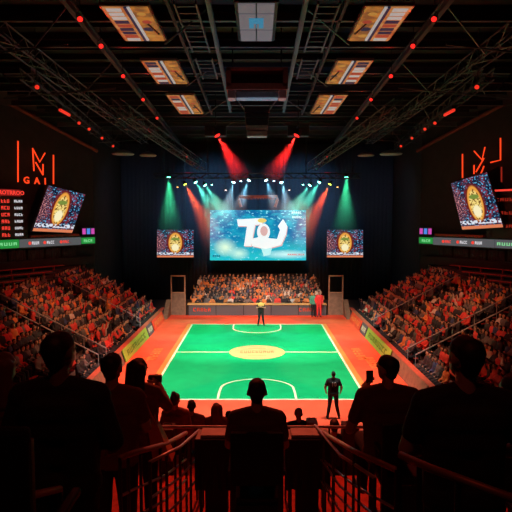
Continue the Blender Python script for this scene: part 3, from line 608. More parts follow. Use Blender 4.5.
# ================================================================== LAMPS
def haze_mat(lo, d, half, L, dens):            # beam's soft edge and fade put into haze density, by angle and distance
    m = bpy.data.materials.new('beam_haze'); m.use_nodes = True; nt = m.node_tree; nt.nodes.clear(); N_ = nt.nodes.new; K = nt.links.new
    o = N_('ShaderNodeOutputMaterial'); v = N_('ShaderNodeVolumeScatter'); v.inputs['Anisotropy'].default_value = 0
    tc = N_('ShaderNodeTexCoord'); sub = N_('ShaderNodeVectorMath'); sub.operation = 'SUBTRACT'; K(tc.outputs['Object'], sub.inputs[0]); sub.inputs[1].default_value = lo
    dt = N_('ShaderNodeVectorMath'); dt.operation = 'DOT_PRODUCT'; K(sub.outputs[0], dt.inputs[0]); dt.inputs[1].default_value = d
    ln = N_('ShaderNodeVectorMath'); ln.operation = 'LENGTH'; K(sub.outputs[0], ln.inputs[0])
    def ma(op, a, b=0, c=0):
        x = N_('ShaderNodeMath'); x.operation = op
        for k, q in enumerate((a, b, c)):
            if isinstance(q, (int, float)): x.inputs[k].default_value = q
            else: K(q, x.inputs[k])
        return x.outputs[0]
    ang = ma('ARCCOSINE', ma('MINIMUM', ma('DIVIDE', dt.outputs['Value'], ma('MAXIMUM', ln.outputs['Value'], .01)), 1.0))
    mr = N_('ShaderNodeMapRange'); mr.interpolation_type = 'SMOOTHSTEP'; K(ang, mr.inputs['Value']); mr.inputs['From Min'].default_value = R(half); mr.inputs['From Max'].default_value = R(half) * .25; mr.inputs['To Min'].default_value = 0; mr.inputs['To Max'].default_value = 1
    m2 = N_('ShaderNodeMapRange'); m2.interpolation_type = 'SMOOTHSTEP'; K(dt.outputs['Value'], m2.inputs['Value']); m2.inputs['From Min'].default_value = L; m2.inputs['From Max'].default_value = L * .3; m2.inputs['To Min'].default_value = 0; m2.inputs['To Max'].default_value = 1
    K(ma('MULTIPLY', ma('MULTIPLY', mr.outputs[0], m2.outputs[0]), dens), v.inputs['Density']); K(v.outputs[0], o.inputs['Volume']); return m
def fixture(loc, aim, lens, label, size=.16, light=None, beam_len=None, half=12, name='stage_lamp', group=None, top_z=None, top_y=None):
    loc, aim = Vector(loc), Vector(aim); e = empty(name, loc, label, 'lamp', group); d = (aim - loc).normalized()
    X = (d.to_track_quat('-Z', 'Y')).to_matrix(); s = size
    hs = P(MB().lathe(loc, [(s * .5, s * 1.6), (s * .8, s * 1.4), (s * .85, .02), (s, -.0), (s, -s * .25), (s * .9, -s * .25), (s * .88, -.01)], 14, X=X), 'housing', M['black'], e)
    P(MB().lathe(loc, [(s * .84, -s * .18), (s * .6, -s * .26), (s * .2, -s * .30)], 14, X=X), 'lens', M[lens], hs)
    side = X @ Vector((1, 0, 0)); side.z = 0; side = side.normalized() if side.length > .1 else Vector((1, 0, 0)); mid = loc - d * s * .7; top = mid + Vector((0, 0, s * 2.2))
    P(MB().tube([mid + side * s, mid + side * s + Vector((0, 0, s * 1.4)), top, mid - side * s + Vector((0, 0, s * 1.4)), mid - side * s], s * .12, 5), 'yoke', M['darksteel'], e)
    P(MB().tube([top - Vector((0, 0, s * .1)), (top.x, top_y or top.y, max(top_z or 0, top.z + s * .5))], s * .16, 6), 'clamp', M['darksteel'], e)
    if light:
        col, watt = light; lo = loc + d * s * .4; l = lamp('lamp_light', lo, aim, col, watt, half * 2 + 1, .35, .04); hang(l, e)
        if beam_len:
            r1 = math.tan(R(half)) * beam_len; o = P(MB().lathe(lo, [(.04, -.05), (r1, -beam_len)], 28, X=X), 'beam_haze', haze_mat(lo, d, half, beam_len, .22), e, 'haze cone shaped to show the beam'); 
    return e
TE, GR, CY, RD = (.1, .85, .6), (.05, .8, .35), (.2, .7, 1), (1, .015, .012)
bar = [(168.6, 177, 'lgreen', GR, (170, 215), 5, 13, 'green'), (185, 184, 'lyellow', (1, .10, .02), (212, 235), 6, 11, 'yellow-green with an orange-red beam'), (195.5, 182, 'lteal', TE, (222, 225), 4.5, 13, 'teal'), (205, 185, 'lteal', TE, (232, 222), 4, 12, 'paler teal'),
       (233.6, 182, 'lcyan', CY, (226, 212), 3.2, 14, 'cyan'), (249, 180, 'lcyan', CY, (238, 210), 3.2, 14, 'bright cyan')]
order = ['outermost', 'second', 'third', 'fourth', 'fifth', 'innermost']
for sx in (-1, 1):
    for k, (x, y, ln, col, tg, bl, hf, cn) in enumerate(bar):
        x_, t_ = (x, tg[0]) if sx < 0 else (515 - x, 515 - tg[0]); a = atY(x_, y, 40.0); b = atY(t_, tg[1], 39.0)
        fixture((a.x, 40, a.z), b, ln, f'{order[k]} {cn} spotlight on the {label_side(sx)} half of the stage bar', .15, (col, (3200, 5200, 3200, 2600, 1500, 1500)[k]), bl, hf * 1.3, top_z=10.36, top_y=39.83)
    for (x, y, ln, cn) in ((177.5, 187, 'lorange', 'orange'), (212, 184.5, 'lteal', 'dim teal'), (225.7, 190, 'lpink', 'pale pink'), (241, 181, 'lcyan', 'tiny cyan')):
        a = atY(x if sx < 0 else 515 - x, y, 40.0); fixture(a, a + Vector((0, -.4, -1)), ln, f'small {cn} lamp without a beam, {label_side(sx)} half of stage bar', .08, top_z=10.36, top_y=39.83)
    a = atY(217 if sx < 0 else 297, 135, 30); b = atY(243 if sx < 0 else 270, 180, 29.2)
    fixture(a, b, 'lred', f'large red moving head with a strong red beam, {label_side(sx)} of the roof centre', .20, (RD, 7000), 3.1, 15, 'moving_head', top_z=14.62)
    P(MB().bevbox((a.x - sx * -.1, a.y + .4, a.z + .25), (1.2, .5, .55), .05), 'base_housing', M['black'], [o for o in COL.objects if o.name.startswith('moving_head')][-1])
    px = lambda x: x if sx < 0 else 514 - x
    for k, (x, y) in enumerate(((80, 19), (101, 46), (123, 76), (143, 99.5), (157, 118), (187, 157))):
        a = atZ(px(x), y, 13.0) if k < 5 else atY(px(x), y, 41); fixture(a, a + Vector((-sx * .4, -.8, -.6)), 'lred', f"{['nearest', 'second', 'third', 'fourth', 'fifth', 'farthest'][k]} red lamp on the {label_side(sx)} long roof beam", .09, (RD, 45), None, 60, group=None, top_z=14.62)
    for k, (x, y) in enumerate(((37, 87), (60, 110), (79, 123), (89, 129), (102, 138), (113, 146))):
        a = atZ(px(x), y, 12.3)
        if k == 1:
            e = empty('strip_lamp', a, f'long red strip lamp under the {label_side(sx)} side truss', 'lamp'); b = a + Vector((-sx * -.0, 1.2, 0)); P(MB().tube([a, b], .07, 8), 'tube', M['lredsoft'], e); P(MB().bb((a.x - .1, a.y, a.z + .06), (a.x + .1, b.y, a.z + .2)), 'reflector', M['darksteel'], e)
            P(MB().tube([(a.x, a.y + .6, a.z + .2), (a.x, a.y + .6, 14.62)], .02), 'hanger', M['darksteel'], e)
        else: fixture(a, a + Vector((-sx * .5, -.8, -.5)), 'lredsoft', f"small red lamp, {['nearest', '', 'second', 'middle', 'fourth', 'farthest'][k]} under the {label_side(sx)} side truss", .10, top_z=14.62)
    for k, (x, y, w_) in enumerate(((123, 153, .75), (148, 154.5, .6))):
        a = atY(px(x), y, 36 + k * 2); e = empty('ceiling_reflector', a, f"{'outer' if k == 0 else 'inner'} pale oval reflector lamp hanging on the {label_side(sx)} near the stage", 'lamp')
        P(MB().lathe(a, [(w_ * .9, -.12), (w_, -.05), (w_ * .6, .12), (w_ * .2, .2)], 20), 'shade', M['paint'], e, smooth=True); P(MB().tube([a, (a.x, a.y, 14.62)], .025), 'stem', M['darksteel'], e)

# ================================================================== PEOPLE
def capsule(mb, p0, r0, p1, r1, n=10, m=0):
    p0, p1 = Vector(p0), Vector(p1); d = p1 - p0; L = d.length
    if L < 1e-5: d = Vector((0, 0, 1)); p1 = p0 + d * 1e-4
    d.normalize(); u = d.orthogonal().normalized(); w_ = d.cross(u); rings = [(p0 - d * r0 * math.cos(a), r0 * math.sin(a)) for a in (0.25, .8, 1.25)] + [(p0, r0), (p1, r1)] + [(p1 + d * r1 * math.cos(a), r1 * math.sin(a)) for a in (1.25, .8, .25)]
    v = [c + (u * math.cos(2 * math.pi * k / n) + w_ * math.sin(2 * math.pi * k / n)) * rr for c, rr in rings for k in range(n)]
    f = [(i * n + k, i * n + (k + 1) % n, (i + 1) * n + (k + 1) % n, (i + 1) * n + k) for i in range(len(rings) - 1) for k in range(n)] + [tuple(range(n))[::-1], tuple(range((len(rings) - 1) * n, len(rings) * n))]
    mb.add(v, f, m)
def blob(caps, voxel, smooth=2, deci=None):
    mb = MB()
    for c in caps: capsule(mb, *c[:4])
    me = bpy.data.meshes.new('b'); me.from_pydata(mb.v, [], mb.f); o = bpy.data.objects.new('b', me); COL.objects.link(o)
    r_ = o.modifiers.new('r', 'REMESH'); r_.mode = 'VOXEL'; r_.voxel_size = voxel
    if smooth: s_ = o.modifiers.new('s', 'SMOOTH'); s_.iterations = smooth; s_.factor = .5
    if deci: d_ = o.modifiers.new('d', 'DECIMATE'); d_.ratio = deci
    out = bpy.data.meshes.new_from_object(o.evaluated_get(bpy.context.evaluated_depsgraph_get())); bpy.data.objects.remove(o); bpy.data.meshes.remove(me)
    out.materials.clear()
    tags = [c[4] if len(c) > 4 else 0 for c in caps]
    if any(tags):
        n = len(out.polygons); cen = np.zeros(n * 3); out.polygons.foreach_get('center', cen); cen = cen.reshape(-1, 3); best = np.full(n, 1e9); idx = np.zeros(n, int)
        for c, t in zip(caps, tags):
            a, b = np.array(c[0], float), np.array(c[2], float); ab = b - a; tt = np.clip(((cen - a) @ ab) / max(ab @ ab, 1e-9), 0, 1); q = a + tt[:, None] * ab; dd = np.linalg.norm(cen - q, axis=1) - (c[1] + (c[3] - c[1]) * tt)
            mk_ = dd < best; best[mk_] = dd[mk_]; idx[mk_] = t
        out.polygons.foreach_set('material_index', idx.astype(np.int32))
    out.polygons.foreach_set('use_smooth', [True] * len(out.polygons)); return out
def hand_caps(wr, dr, nrm, curl, t=0, s=1):
    wr, dr, nrm = Vector(wr), Vector(dr).normalized(), Vector(nrm); nrm = (nrm - dr * nrm.dot(dr)).normalized(); sd = dr.cross(nrm); c = []
    for k in (-1, 0, 1): c.append((wr + sd * k * .013 * s, .02 * s, wr + dr * .075 * s + sd * k * .024 * s, .0155 * s, t))
    for k, ln in enumerate((.036, .042, .039, .03)):
        p = wr + dr * .082 * s + sd * (k - 1.5) * -.0215 * s; d = dr
        for j in range(3):
            a = curl * (.6 + j * .35); d = (dr * math.cos(a) + nrm * math.sin(a)).normalized(); q = p + d * ln * (1, .75, .6)[j] * s; c.append((p, (.0095 - .0009 * j) * s, q, (.009 - .0009 * j) * s, t)); p = q
    p = wr + dr * .02 * s + sd * .025 * s
    for j, ln in enumerate((.045, .034, .028)):
        d = (dr * .75 + sd * (.75 - .3 * j) + nrm * .3 * (j + curl)).normalized(); q = p + d * ln * s; c.append((p, (.013 - .0015 * j) * s, q, (.0115 - .0015 * j) * s, t)); p = q
    return c
def rotz(p, c, a): 
    x, y = p[0] - c[0], p[1] - c[1]; return (c[0] + x * math.cos(a) - y * math.sin(a), c[1] + x * math.sin(a) + y * math.cos(a), p[2])
def skeleton(seat=None, arms=None, lean=0, female=False, wide=1, legs=None):
    dz = 0 if seat is None else seat + .10 - .93
    J = dict(dz=dz, seat=seat); sh = (.165 if female else .185) * wide
    ly = lambda z: lean * max(0, z - .93)
    J['P'] = lambda x, y, z: (x, y + ly(z), z + dz)
    J['sh'] = sh; J['wide'] = wide * (.9 if female else 1)
    J['arms'] = arms or [((-sh - .07, -.02, 1.16), (-sh - .05, .13, .93)), ((sh + .07, -.02, 1.16), (sh + .05, .13, .93))]
    if seat is None: J['legs'] = legs or [((-.1, .02, .49), (-.11, 0, .08)), ((.1, .02, .49), (.11, 0, .08))]
    else:
        fz = max(.08, seat + .05 - .43); J['legs'] = legs or [((-.13, .43, seat + .05), (-.12, .42, fz)), ((.13, .43, seat + .05), (.12, .42, fz))]
    return J
def head_caps(P_, turn, t=0):
    c0 = P_(0, 0, 1.62); H = lambda x, y, z: rotz(P_(x, y, z), c0, turn)
    return [(H(0, -.024, 1.655), .077, H(0, .014, 1.655), .075, t), (H(0, .02, 1.60), .064, H(0, .045, 1.575), .046, t), (H(0, .04, 1.66), .06, H(0, .05, 1.62), .05, t), (H(0, .092, 1.635), .010, H(0, .103, 1.612), .014, t),
            (H(-.076, -.008, 1.645), .012, H(-.080, -.016, 1.615), .011, t), (H(.076, -.008, 1.645), .012, H(.080, -.016, 1.615), .011, t), (H(-.03, .085, 1.66), .014, H(.03, .085, 1.66), .014, t), (H(-.018, .086, 1.583), .010, H(.018, .086, 1.583), .010, t)]
def torso_caps(J, g, t=0):
    P_ = J['P']; w_ = J['wide']; sh = J['sh']
    return [(P_(-.09 * w_, -.01, .95), .105 + g, P_(.09 * w_, -.01, .95), .105 + g, t), (P_(-.07 * w_, 0, 1.1), .10 + g, P_(.07 * w_, 0, 1.1), .10 + g, t), (P_(-.085 * w_, 0, 1.24), .11 + g, P_(.085 * w_, 0, 1.24), .11 + g, t),
            (P_(-.10 * w_, -.005, 1.34), .105 + g, P_(.10 * w_, -.005, 1.34), .105 + g, t), (P_(-sh, -.01, 1.405), .062 + g, P_(sh, -.01, 1.405), .062 + g, t), (P_(-.05, -.005, 1.45), .055 + g, P_(.05, -.005, 1.45), .055 + g, t)] + \
           [(P_(s * .08 * w_, 0, .96), .10 + g, P_(s * .09 * w_, 0, 1.34), .105 + g, t) for s in (-1, 1)] + [(P_(s * .05, -.01, 1.47), .045 + g * .6, P_(s * sh, -.01, 1.42), .055 + g, t) for s in (-1, 1)]
def arm_caps(J, g, part, t=0, hands=True, curls=(.4, .4)):
    P_ = J['P']; out = []
    for k, (el, wr) in enumerate(J['arms']):
        s = -1 if k == 0 else 1; S_ = Vector(P_(s * J['sh'], -.01, 1.405)); E = Vector(P_(*el)); W = Vector(P_(*wr))
        if part in ('upper', 'all', 'short'):
            E2 = E if part != 'short' else S_.lerp(E, .62); out.append((S_, .056 + g, E2, (.044 if part != 'short' else .050) + g, t))
        if part in ('fore', 'all'): out += [(E, .043 + g, E.lerp(W, .35), .040 + g, t), (E.lerp(W, .35), .040 + g, W, .027 + g, t)]
        if hands: out += hand_caps(W, W - E, Vector((-s * .8, .5, -.2)), curls[k], t)
    return out
def leg_caps(J, g, t=0, full=True):
    P_ = J['P']; out = []
    for k, (kn, an) in enumerate(J['legs']):
        s = -1 if k == 0 else 1; H_ = Vector(P_(s * .095, -.01, .93)); K, A = Vector(kn), Vector(an)
        out += [(H_, .088 + g, K, .056 + g, t), (K, .054 + g, K.lerp(A, .35), .054 + g, t), (K.lerp(A, .35), .054 + g, A, .036 + g, t)]
    return out
def foot_caps(J, k, g=0, t=0):
    an = Vector(J['legs'][k][1]); s = -1 if k == 0 else 1
    return [(an + Vector((0, -.03, -.035)), .036 + g, an + Vector((s * .02, .14, -.05)), .030 + g, t), (an + Vector((0, -.01, .0)), .036 + g, an + Vector((0, 0, -.03)), .038 + g, t)]
def hair_caps(P_, turn, style, t=0):
    c0 = P_(0, 0, 1.62); H = lambda x, y, z: rotz(P_(x, y, z), c0, turn)
    c = [(H(0, -.035, 1.672), .078, H(0, .008, 1.682), .074, t), (H(0, -.04, 1.64), .070, H(0, -.035, 1.60), .054, t)]
    if style == 'long': c += [(H(-.05, -.03, 1.66), .062, H(-.07, -.06, 1.40), .05, t), (H(.05, -.03, 1.66), .062, H(.07, -.06, 1.40), .05, t), (H(0, -.06, 1.64), .07, H(0, -.09, 1.34), .055, t), (H(-.03, -.09, 1.4), .05, H(-.02, -.095, 1.27), .035, t), (H(.03, -.09, 1.4), .05, H(.03, -.095, 1.25), .03, t)]
    if style == 'bob': c += [(H(-.06, -.02, 1.66), .05, H(-.075, -.03, 1.54), .04, t), (H(.06, -.02, 1.66), .05, H(.075, -.03, 1.54), .04, t), (H(0, -.07, 1.62), .05, H(0, -.08, 1.52), .05, t)]
    if style == 'bun': c += [(H(0, -.08, 1.74), .045, H(0, -.07, 1.765), .04, t)]
    if style == 'cap': c += [(H(0, .03, 1.70), .075, H(0, .08, 1.69), .06, t)]
    return c
def obj_from(me, name, m, parent, label=None):
    o = bpy.data.objects.new(name, me); me.name = name; me.materials.append(m); COL.objects.link(o); o.parent = parent
    if label: o['label'] = label
    return o
def person(loc, h, label, top='tee', sleeves='short', bottom='pants', hair='hair', style='short', skin='skin', seat=None, arms=None, lean=0, turn=0, female=False, wide=1, face=0, legs=None, vox=.010, curls=(.4, .4), toplabel=None):
    k = h / 1.75; e = empty('person', loc, label, 'person'); e.rotation_euler = (0, 0, face); e.scale = (k, k, k)
    J = skeleton(seat / k if seat is not None else None, arms, lean, female, wide, legs); P_ = J['P']
    body = head_caps(P_, turn) + [(P_(0, -.015, 1.46), .052, P_(0, -.012, 1.58), .05)] + torso_caps(J, -.006) + arm_caps(J, 0, 'all', curls=curls) + leg_caps(J, -.004) + foot_caps(J, 0, -.006) + foot_caps(J, 1, -.006)
    obj_from(blob(body, vox, 2), 'body', M[skin], e)
    g = .012; sl = torso_caps(J, g) + (arm_caps(J, g, 'short', hands=False) if sleeves == 'short' else arm_caps(J, g, 'all', hands=False))
    sl = [c for c in sl]
    obj_from(blob(sl, vox, 3), 'shirt' if sleeves == 'short' else 'jacket', M[top], e, toplabel)
    hips = [(P_(-.085, -.01, .95), .115, P_(.085, -.01, .95), .115)]
    obj_from(blob(leg_caps(J, .014) + hips, vox * 1.2, 2), 'trousers', M[bottom], e)
    for q in (0, 1): obj_from(blob(foot_caps(J, q, .006), vox, 1), 'shoe', M['shoe'], e)
    obj_from(blob(hair_caps(P_, turn, style), vox, 2), 'hair', M[hair], e)
    c0 = P_(0, 0, 1.62)
    for s in (-1, 1): mb = MB(); capsule(mb, rotz(P_(s * .031, .088, 1.642), c0, turn), .010, rotz(P_(s * .031, .089, 1.642), c0, turn), .010, 8); mb.build('eye', M['black'], e)
    return e, J
F1, F2, F3 = 5.10, 4.65, 4.40
def gp(px_, Y): return (px_ - 257) / F * (Y * CP + min(7, .25 * Y + .1) * SP)
# foreground viewers
person((gp(60, 2.85), 2.85, F1), 1.79, 'big man in a black jacket standing nearest on the left', 'jacket', 'long', style='short', wide=1.06, turn=-.25, arms=[((-.28, -.02, 1.17), (-.24, .2, 1.02)), ((.28, -.02, 1.17), (.20, .22, 1.03))], skin='skin2', vox=.011)
person((gp(112, 4.15), 4.15, F2), 1.79, 'short-haired man in a dull red shirt, second from the left', 'redtee', 'short', turn=-.15, arms=[((-.24, .0, 1.17), (-.1, .2, 1.1)), ((.25, .02, 1.16), (.14, .22, 1.1))])
pw, _ = person((gp(138, 4.72), 4.72, F2), 1.60, 'long-haired woman in a rust jacket holding up a camera on the left', 'rust', 'long', hair='hair', style='long', female=True, turn=-.6, arms=[((-.2, .14, 1.2), (.0, .30, 1.36)), ((.26, .14, 1.22), (.13, .33, 1.38))], curls=(1.1, 1.1))
cx_ = pw.location.x + .08; ce = empty('camera', (cx_, 5.1, 5.93), 'small black camera held up by the woman on the left', 'camera')
P(MB().bevbox((cx_, 5.08, 5.95), (.13, .05, .085), .012), 'camera_body', M['black'], ce); P(MB().lathe((cx_, 5.10, 5.95), [(.03, 0), (.032, .05), (.026, .055)], 14, X=Matrix.Rotation(R(-90), 3, 'X')), 'lens_barrel', M['darksteel'], ce)
bx, by = -.85, 4.60; be = empty('shoulder_bag', (bx, by, 5.4), 'orange leather shoulder bag hanging at the woman\'s right hip', 'bag')
P(MB().add([(bx - .04, by - .13, 5.44), (bx + .12, by - .10, 5.40), (bx + .12, by + .08, 5.40), (bx - .04, by + .11, 5.44), (bx - .10, by - .06, 5.74), (bx - .01, by - .05, 5.70), (bx - .01, by + .05, 5.70), (bx - .10, by + .06, 5.74)], [(0, 1, 2, 3), (4, 7, 6, 5), (0, 4, 5, 1), (1, 5, 6, 2), (2, 6, 7, 3), (3, 7, 4, 0)]), 'bag_body', M['bag'], be)
P(MB().tube([(bx - .02, by - .04, 5.70), (bx - .08, by - .08, 5.85), (bx - .15, by - .02, 6.0), (bx - .09, by + .08, 5.85), (bx - .04, by + .05, 5.70)], .010, 6), 'strap', M['bag'], be)
person((0, 4.2, F2), 1.66, 'man with cropped hair seated centrally in a black chair', 'brownshirt', 'short', seat=.70, turn=0, arms=[((-.235, .06, 1.16), (-.18, .3, 1.12)), ((.235, .06, 1.16), (.18, .3, 1.12))], wide=.96)
person((gp(389, 4.3) , 4.3, F2), 1.72, 'man seated on the right with a hand raised to his face', 'brownshirt', 'short', seat=.82, turn=.55, lean=.06, wide=1.1, arms=[((-.30, .08, 1.10), (-.15, .22, 1.38)), ((.27, .08, 1.16), (.14, .32, 1.12))], curls=(.7, .4))
person((gp(465, 2.7), 2.7, F1), 1.80, 'broad man in a black t-shirt standing nearest on the right, forearms bare', 'tee', 'short', wide=1.06, turn=.25, skin='skin', arms=[((-.275, .02, 1.17), (-.10, .2, 1.08)), ((.30, .0, 1.17), (.15, .2, 1.08))], vox=.011)
person((gp(3, 3.35), 3.35, F1), 1.55, 'woman with long auburn hair at the far left edge', 'rust', 'long', hair='hair2', style='long', female=True, turn=-.4)
person((gp(512, 3.9), 3.9, F2), 1.68, 'dark figure partly cut off by the right edge', 'tee', 'short', turn=.3)
# phone of the seated man
pe = empty('mobile_phone', (gp(374, 4.55), 4.6, 6.23), 'black mobile phone in the raised hand of the man on the right', 'phone'); c = Vector((gp(389, 4.3) - .10, 4.56, 6.13))
P(MB().bevbox(c, (.06, .012, .11), .005), 'phone_body', M['black'], pe); P(MB().bb(c + Vector((-.025, -.008, -.045)), c + Vector((.025, -.0065, .045))), 'phone_screen', M['greyb'], pe)

# viewers on the lower steps in front
lows = [(175, 393, 8.3, 'bob', 'hair', 'rust', 'dark-haired woman with a high bun on the steps left of centre', True, 'bun'), (191, 400, 9.3, 'short', 'hair', 'rust', 'short-haired viewer in a rust top beside the woman with the bun', False, None), (216, 403, 9.3, 'long', 'hair2', 'redtee', 'auburn-haired viewer on the steps just left of the seated man', True, None),
        (229, 411, 9.9, 'short', 'hair', 'tee', 'small dark head peeping beside the auburn-haired viewer', False, None), (299, 408, 10.0, 'short', 'hair3', 'tee', 'grey-haired person seated on the steps just right of centre', False, None), (335, 419, 8.3, 'short', 'hair', 'tee', 'dark-haired person below the standing player, behind the right rail', False, None)]
LT = []
for (x, y, Y, st, hr, tp, lb, fem, extra) in lows:
    top = atY(x, y, Y).z; h = 1.66 if fem else 1.72; k = h / 1.75; seat = .42; fl = top - (1.75 + seat / k + .1 - .93) * k
    person((gp(x, Y), Y, fl), h, lb, tp, 'long' if tp == 'rust' else 'short', hair=hr, style=extra or st, seat=seat, female=fem, vox=.013, turn=random.uniform(-.4, .4)); LT.append((Y, fl))
# players and officials
pl, J = person((atZ(333, 418.5, 0).x, atZ(333, 418.5, 0).y, 0), 1.80, 'player in black with a white number standing near right of the court', 'tee', 'short', style='short', arms=[((-.30, .0, 1.17), (-.25, .12, .95)), ((.30, -.02, 1.17), (.27, .08, .94))], legs=[((-.13, .02, .49), (-.20, 0, .08)), ((.13, .02, .49), (.22, .02, .08))], vox=.013)
o = MB().add(*text_mesh('10', .19, frame_mat((0, -.145, 1.30), (1, 0, 0), (0, 0, 1)), .012, .008)).build('shirt_number', M['whiteish'], pl); o['label'] = 'white shirt number'
person((gp(261, 37), 37.0, 0), 1.86, 'player in dark kit with yellow bib standing at the far end of the court', 'tee', 'short', face=math.pi, arms=[((-.28, .08, 1.18), (-.08, .24, 1.24)), ((.28, .08, 1.18), (.08, .24, 1.26))], legs=[((-.12, .02, .49), (-.19, 0, .08)), ((.12, .02, .49), (.19, .02, .08))], vox=.015)
yb = [o for o in COL.objects if o.name.startswith('person') and o.parent is None][-1]
M['bib'] = mat('yellow_bib', (.7, .5, .12), .8); Jn = skeleton()
obj_from(blob([c for c in torso_caps(Jn, .024)[3:6]], .015), 'bib', M['bib'], yb)
M['redsuit'] = mat('bright_red_suit', (.7, .03, .03), .7); M['greensuit'] = mat('teal_top', (.05, .3, .2), .7)
person((gp(319, 40.2), 40.2, 0), 1.95, 'person in a bright red suit standing at the far barrier', 'redsuit', 'long', bottom='redsuit', face=math.pi, vox=.018)
person((gp(313.5, 40.4), 40.35, 0), 1.85, 'person in a teal top beside the one in red at the far barrier', 'greensuit', 'long', face=math.pi, vox=.018)

# ================================================================== VIEWING PLATFORM
struct(MB().bb((-9, -.8, 5.4), (9, 2.4, 5.7)), 'floor_top_step', M['concrete']); struct(MB().bb((-9, 2.4, 4.8), (9, 3.6, 5.1)), 'floor_upper_step', M['carpet']); struct(MB().bb((-9, 3.6, 4.35), (9, 4.98, 4.65)), 'floor_platform', M['carpet']); struct(MB().bb((-9, 4.98, 4.1), (9, 6.0, 4.4)), 'floor_front_step', M['carpet'])
for i, (ya, yb_, z) in enumerate(((6.0, 7.6, 3.75), (7.6, 8.9, 3.27), (8.9, 10.6, 2.82), (10.6, 12.0, 2.3))):
    struct(MB().bb((-9, ya, z - .4), (9, yb_, z)), f'floor_tier_{i + 1}', M['carpet'])
struct(MB().bb((-9, -.8, 0), (9, 11.9, 1.9)), 'floor_understand', M['concrete'])
# supports under steps
for nm, (ya, yb_, zt) in (('trim_1', (-.8, 2.4, 5.4)), ('trim_2', (2.4, 3.6, 4.8)), ('trim_3', (3.6, 4.98, 4.35)), ('trim_4', (4.98, 6, 4.1)), ('trim_5', (6, 7.6, 3.35)), ('trim_6', (7.6, 8.9, 2.87)), ('trim_7', (8.9, 10.6, 2.42))):
    struct(MB().bb((-9, ya, 1.9), (9, yb_, zt)), nm, M['carpet'])
# stools for the low viewers
for i, (Y, fl) in enumerate(LT):
    x = gp(lows[i][0], Y); base = 3.27 if Y < 8.9 else 2.82; e = empty('stool', (x, Y, base), 'dark seat under the ' + ['woman with the bun', 'short-haired viewer in rust', 'auburn-haired viewer', 'small dark head', 'grey-haired person', 'dark-haired person behind the right rail'][i], 'seat')
    P(MB().bevbox((x, Y, fl + .39), (.4, .36, .05), .02), 'seat', M['black'], e)
    for dx in (-.16, .16): P(MB().bb((x + dx - .02, Y - .15, base), (x + dx + .02, Y + .15, fl + .37)), 'leg', M['darksteel'], e)
# tall black chairs
def chair(x, y, z0, seat, back_top, wd, label):
    e = empty('tall_chair', (x, y, z0), label, 'chair')
    P(MB().bevbox((x, y, z0 + seat - .05), (wd, .42, .07), .02), 'seat', M['black'], e)
    b = MB().bevbox((x, y - .26, (z0 + seat + .12 + back_top) / 2), (wd, .05, back_top - z0 - seat - .12), .02); P(b, 'backrest', M['cloth'], e)
    for dx in (-1, 1):
        P(MB().bb((x + dx * (wd / 2 - .02) - .02, y - .27, z0), (x + dx * (wd / 2 - .02) + .02, y - .23, back_top - .05)), 'leg', M['black'], e); P(MB().bb((x + dx * (wd / 2 - .02) - .02, y + .16, z0), (x + dx * (wd / 2 - .02) + .02, y + .2, z0 + seat)), 'leg', M['black'], e)
        P(MB().bevbox((x + dx * (wd / 2), y - .03, z0 + seat + .2), (.04, .42, .035), .01), 'armrest', M['black'], e)
    P(MB().bb((x - wd / 2, y + .15, z0 + .3), (x + wd / 2, y + .19, z0 + .34)), 'foot_rail', M['black'], e)
    P(MB().bevbox((x, y - .24, z0 + seat * .5), (wd - .06, .02, seat * .85), .008), 'back_skirt', M['cloth'], e)
chair(0, 4.2, F2, .71, atY(257, 432, 3.94).z, .40, 'tall black chair carrying the central seated man')
chair(gp(400, 4.3), 4.28, F2, .84, atY(400, 424, 4.02).z, .40, 'tall black chair under the man with the raised hand')
chair(-.98, 2.02, 5.7, .45, atY(20, 427, 1.76).z, .44, 'black chair back at the bottom left corner')
chair(1.62, 2.9, F1, .6, 6.35, .42, 'black chair beside the broad man at the right edge')
# black-clothed tables and rail across
for xa, xb, lb in ((195, 236, 'left of the seated man'), (286, 331, 'right of the seated man')):
    a, b = gp(xa, 5.4), gp(xb, 5.4); e = empty('side_table', ((a + b) / 2, 5.45, F3), f'low black-draped table just {lb}', 'table')
    P(MB().bb((a, 5.36, 5.20), (b, 5.62, 5.24)), 'tabletop', M['greyb'], e)
    mb = MB(); n_ = 24; t_, bt = [], []
    for j in range(n_ + 1):
        f = j / n_; t_.append((a + (b - a) * f, 5.35, 5.24)); bt.append((a + (b - a) * f, 5.34 - .02 * math.sin(j * 1.3), 4.72))
    mb.add(t_ + bt, [(j, j + 1, n_ + 2 + j, n_ + 1 + j) for j in range(n_)]); o = P(mb, 'cloth_skirt', M['cloth'], e); o.modifiers.new('t', 'SOLIDIFY').thickness = .012
    for x in (a + .05, b - .05):
        for y in (5.40, 5.58): P(MB().bb((x - .015, y - .015, F3), (x + .015, y + .015, 5.2)), 'leg', M['black'], e)
    le = empty('laptop', ((a + b) / 2, 5.48, 5.24), f'closed grey laptop on the table {lb}', 'laptop'); P(MB().bevbox(((a + b) / 2, 5.48, 5.252), ((b - a) * .75, .2, .02), .006), 'base', M['alu'], le); P(MB().bevbox(((a + b) / 2, 5.48, 5.268), ((b - a) * .75, .2, .01), .003), 'lid', M['paint'], le)
    for k in range(1):
        P(MB().bb(((a + b) / 2 - .12, 5.45, F3), ((a + b) / 2 + .12, 5.56, 4.95)), 'black_crate', M['black'], e)
e = empty('front_rail', (0, 5.72, F3), 'thin pale metal rail across the front of the platform', 'railing'); zr = atY(257, 427, 5.72).z
P(MB().tube([(gp(148, 5.72), 5.72, zr), (gp(412, 5.72), 5.72, zr)], .016, 8), 'top_rail', M['alu'], e)
for x in (150, 196, 238, 286, 330, 372, 410): P(MB().tube([(gp(x, 5.72), 5.72, zr), (gp(x, 5.72), 5.72, F3)], .012, 6), 'post', M['darksteel'], e)
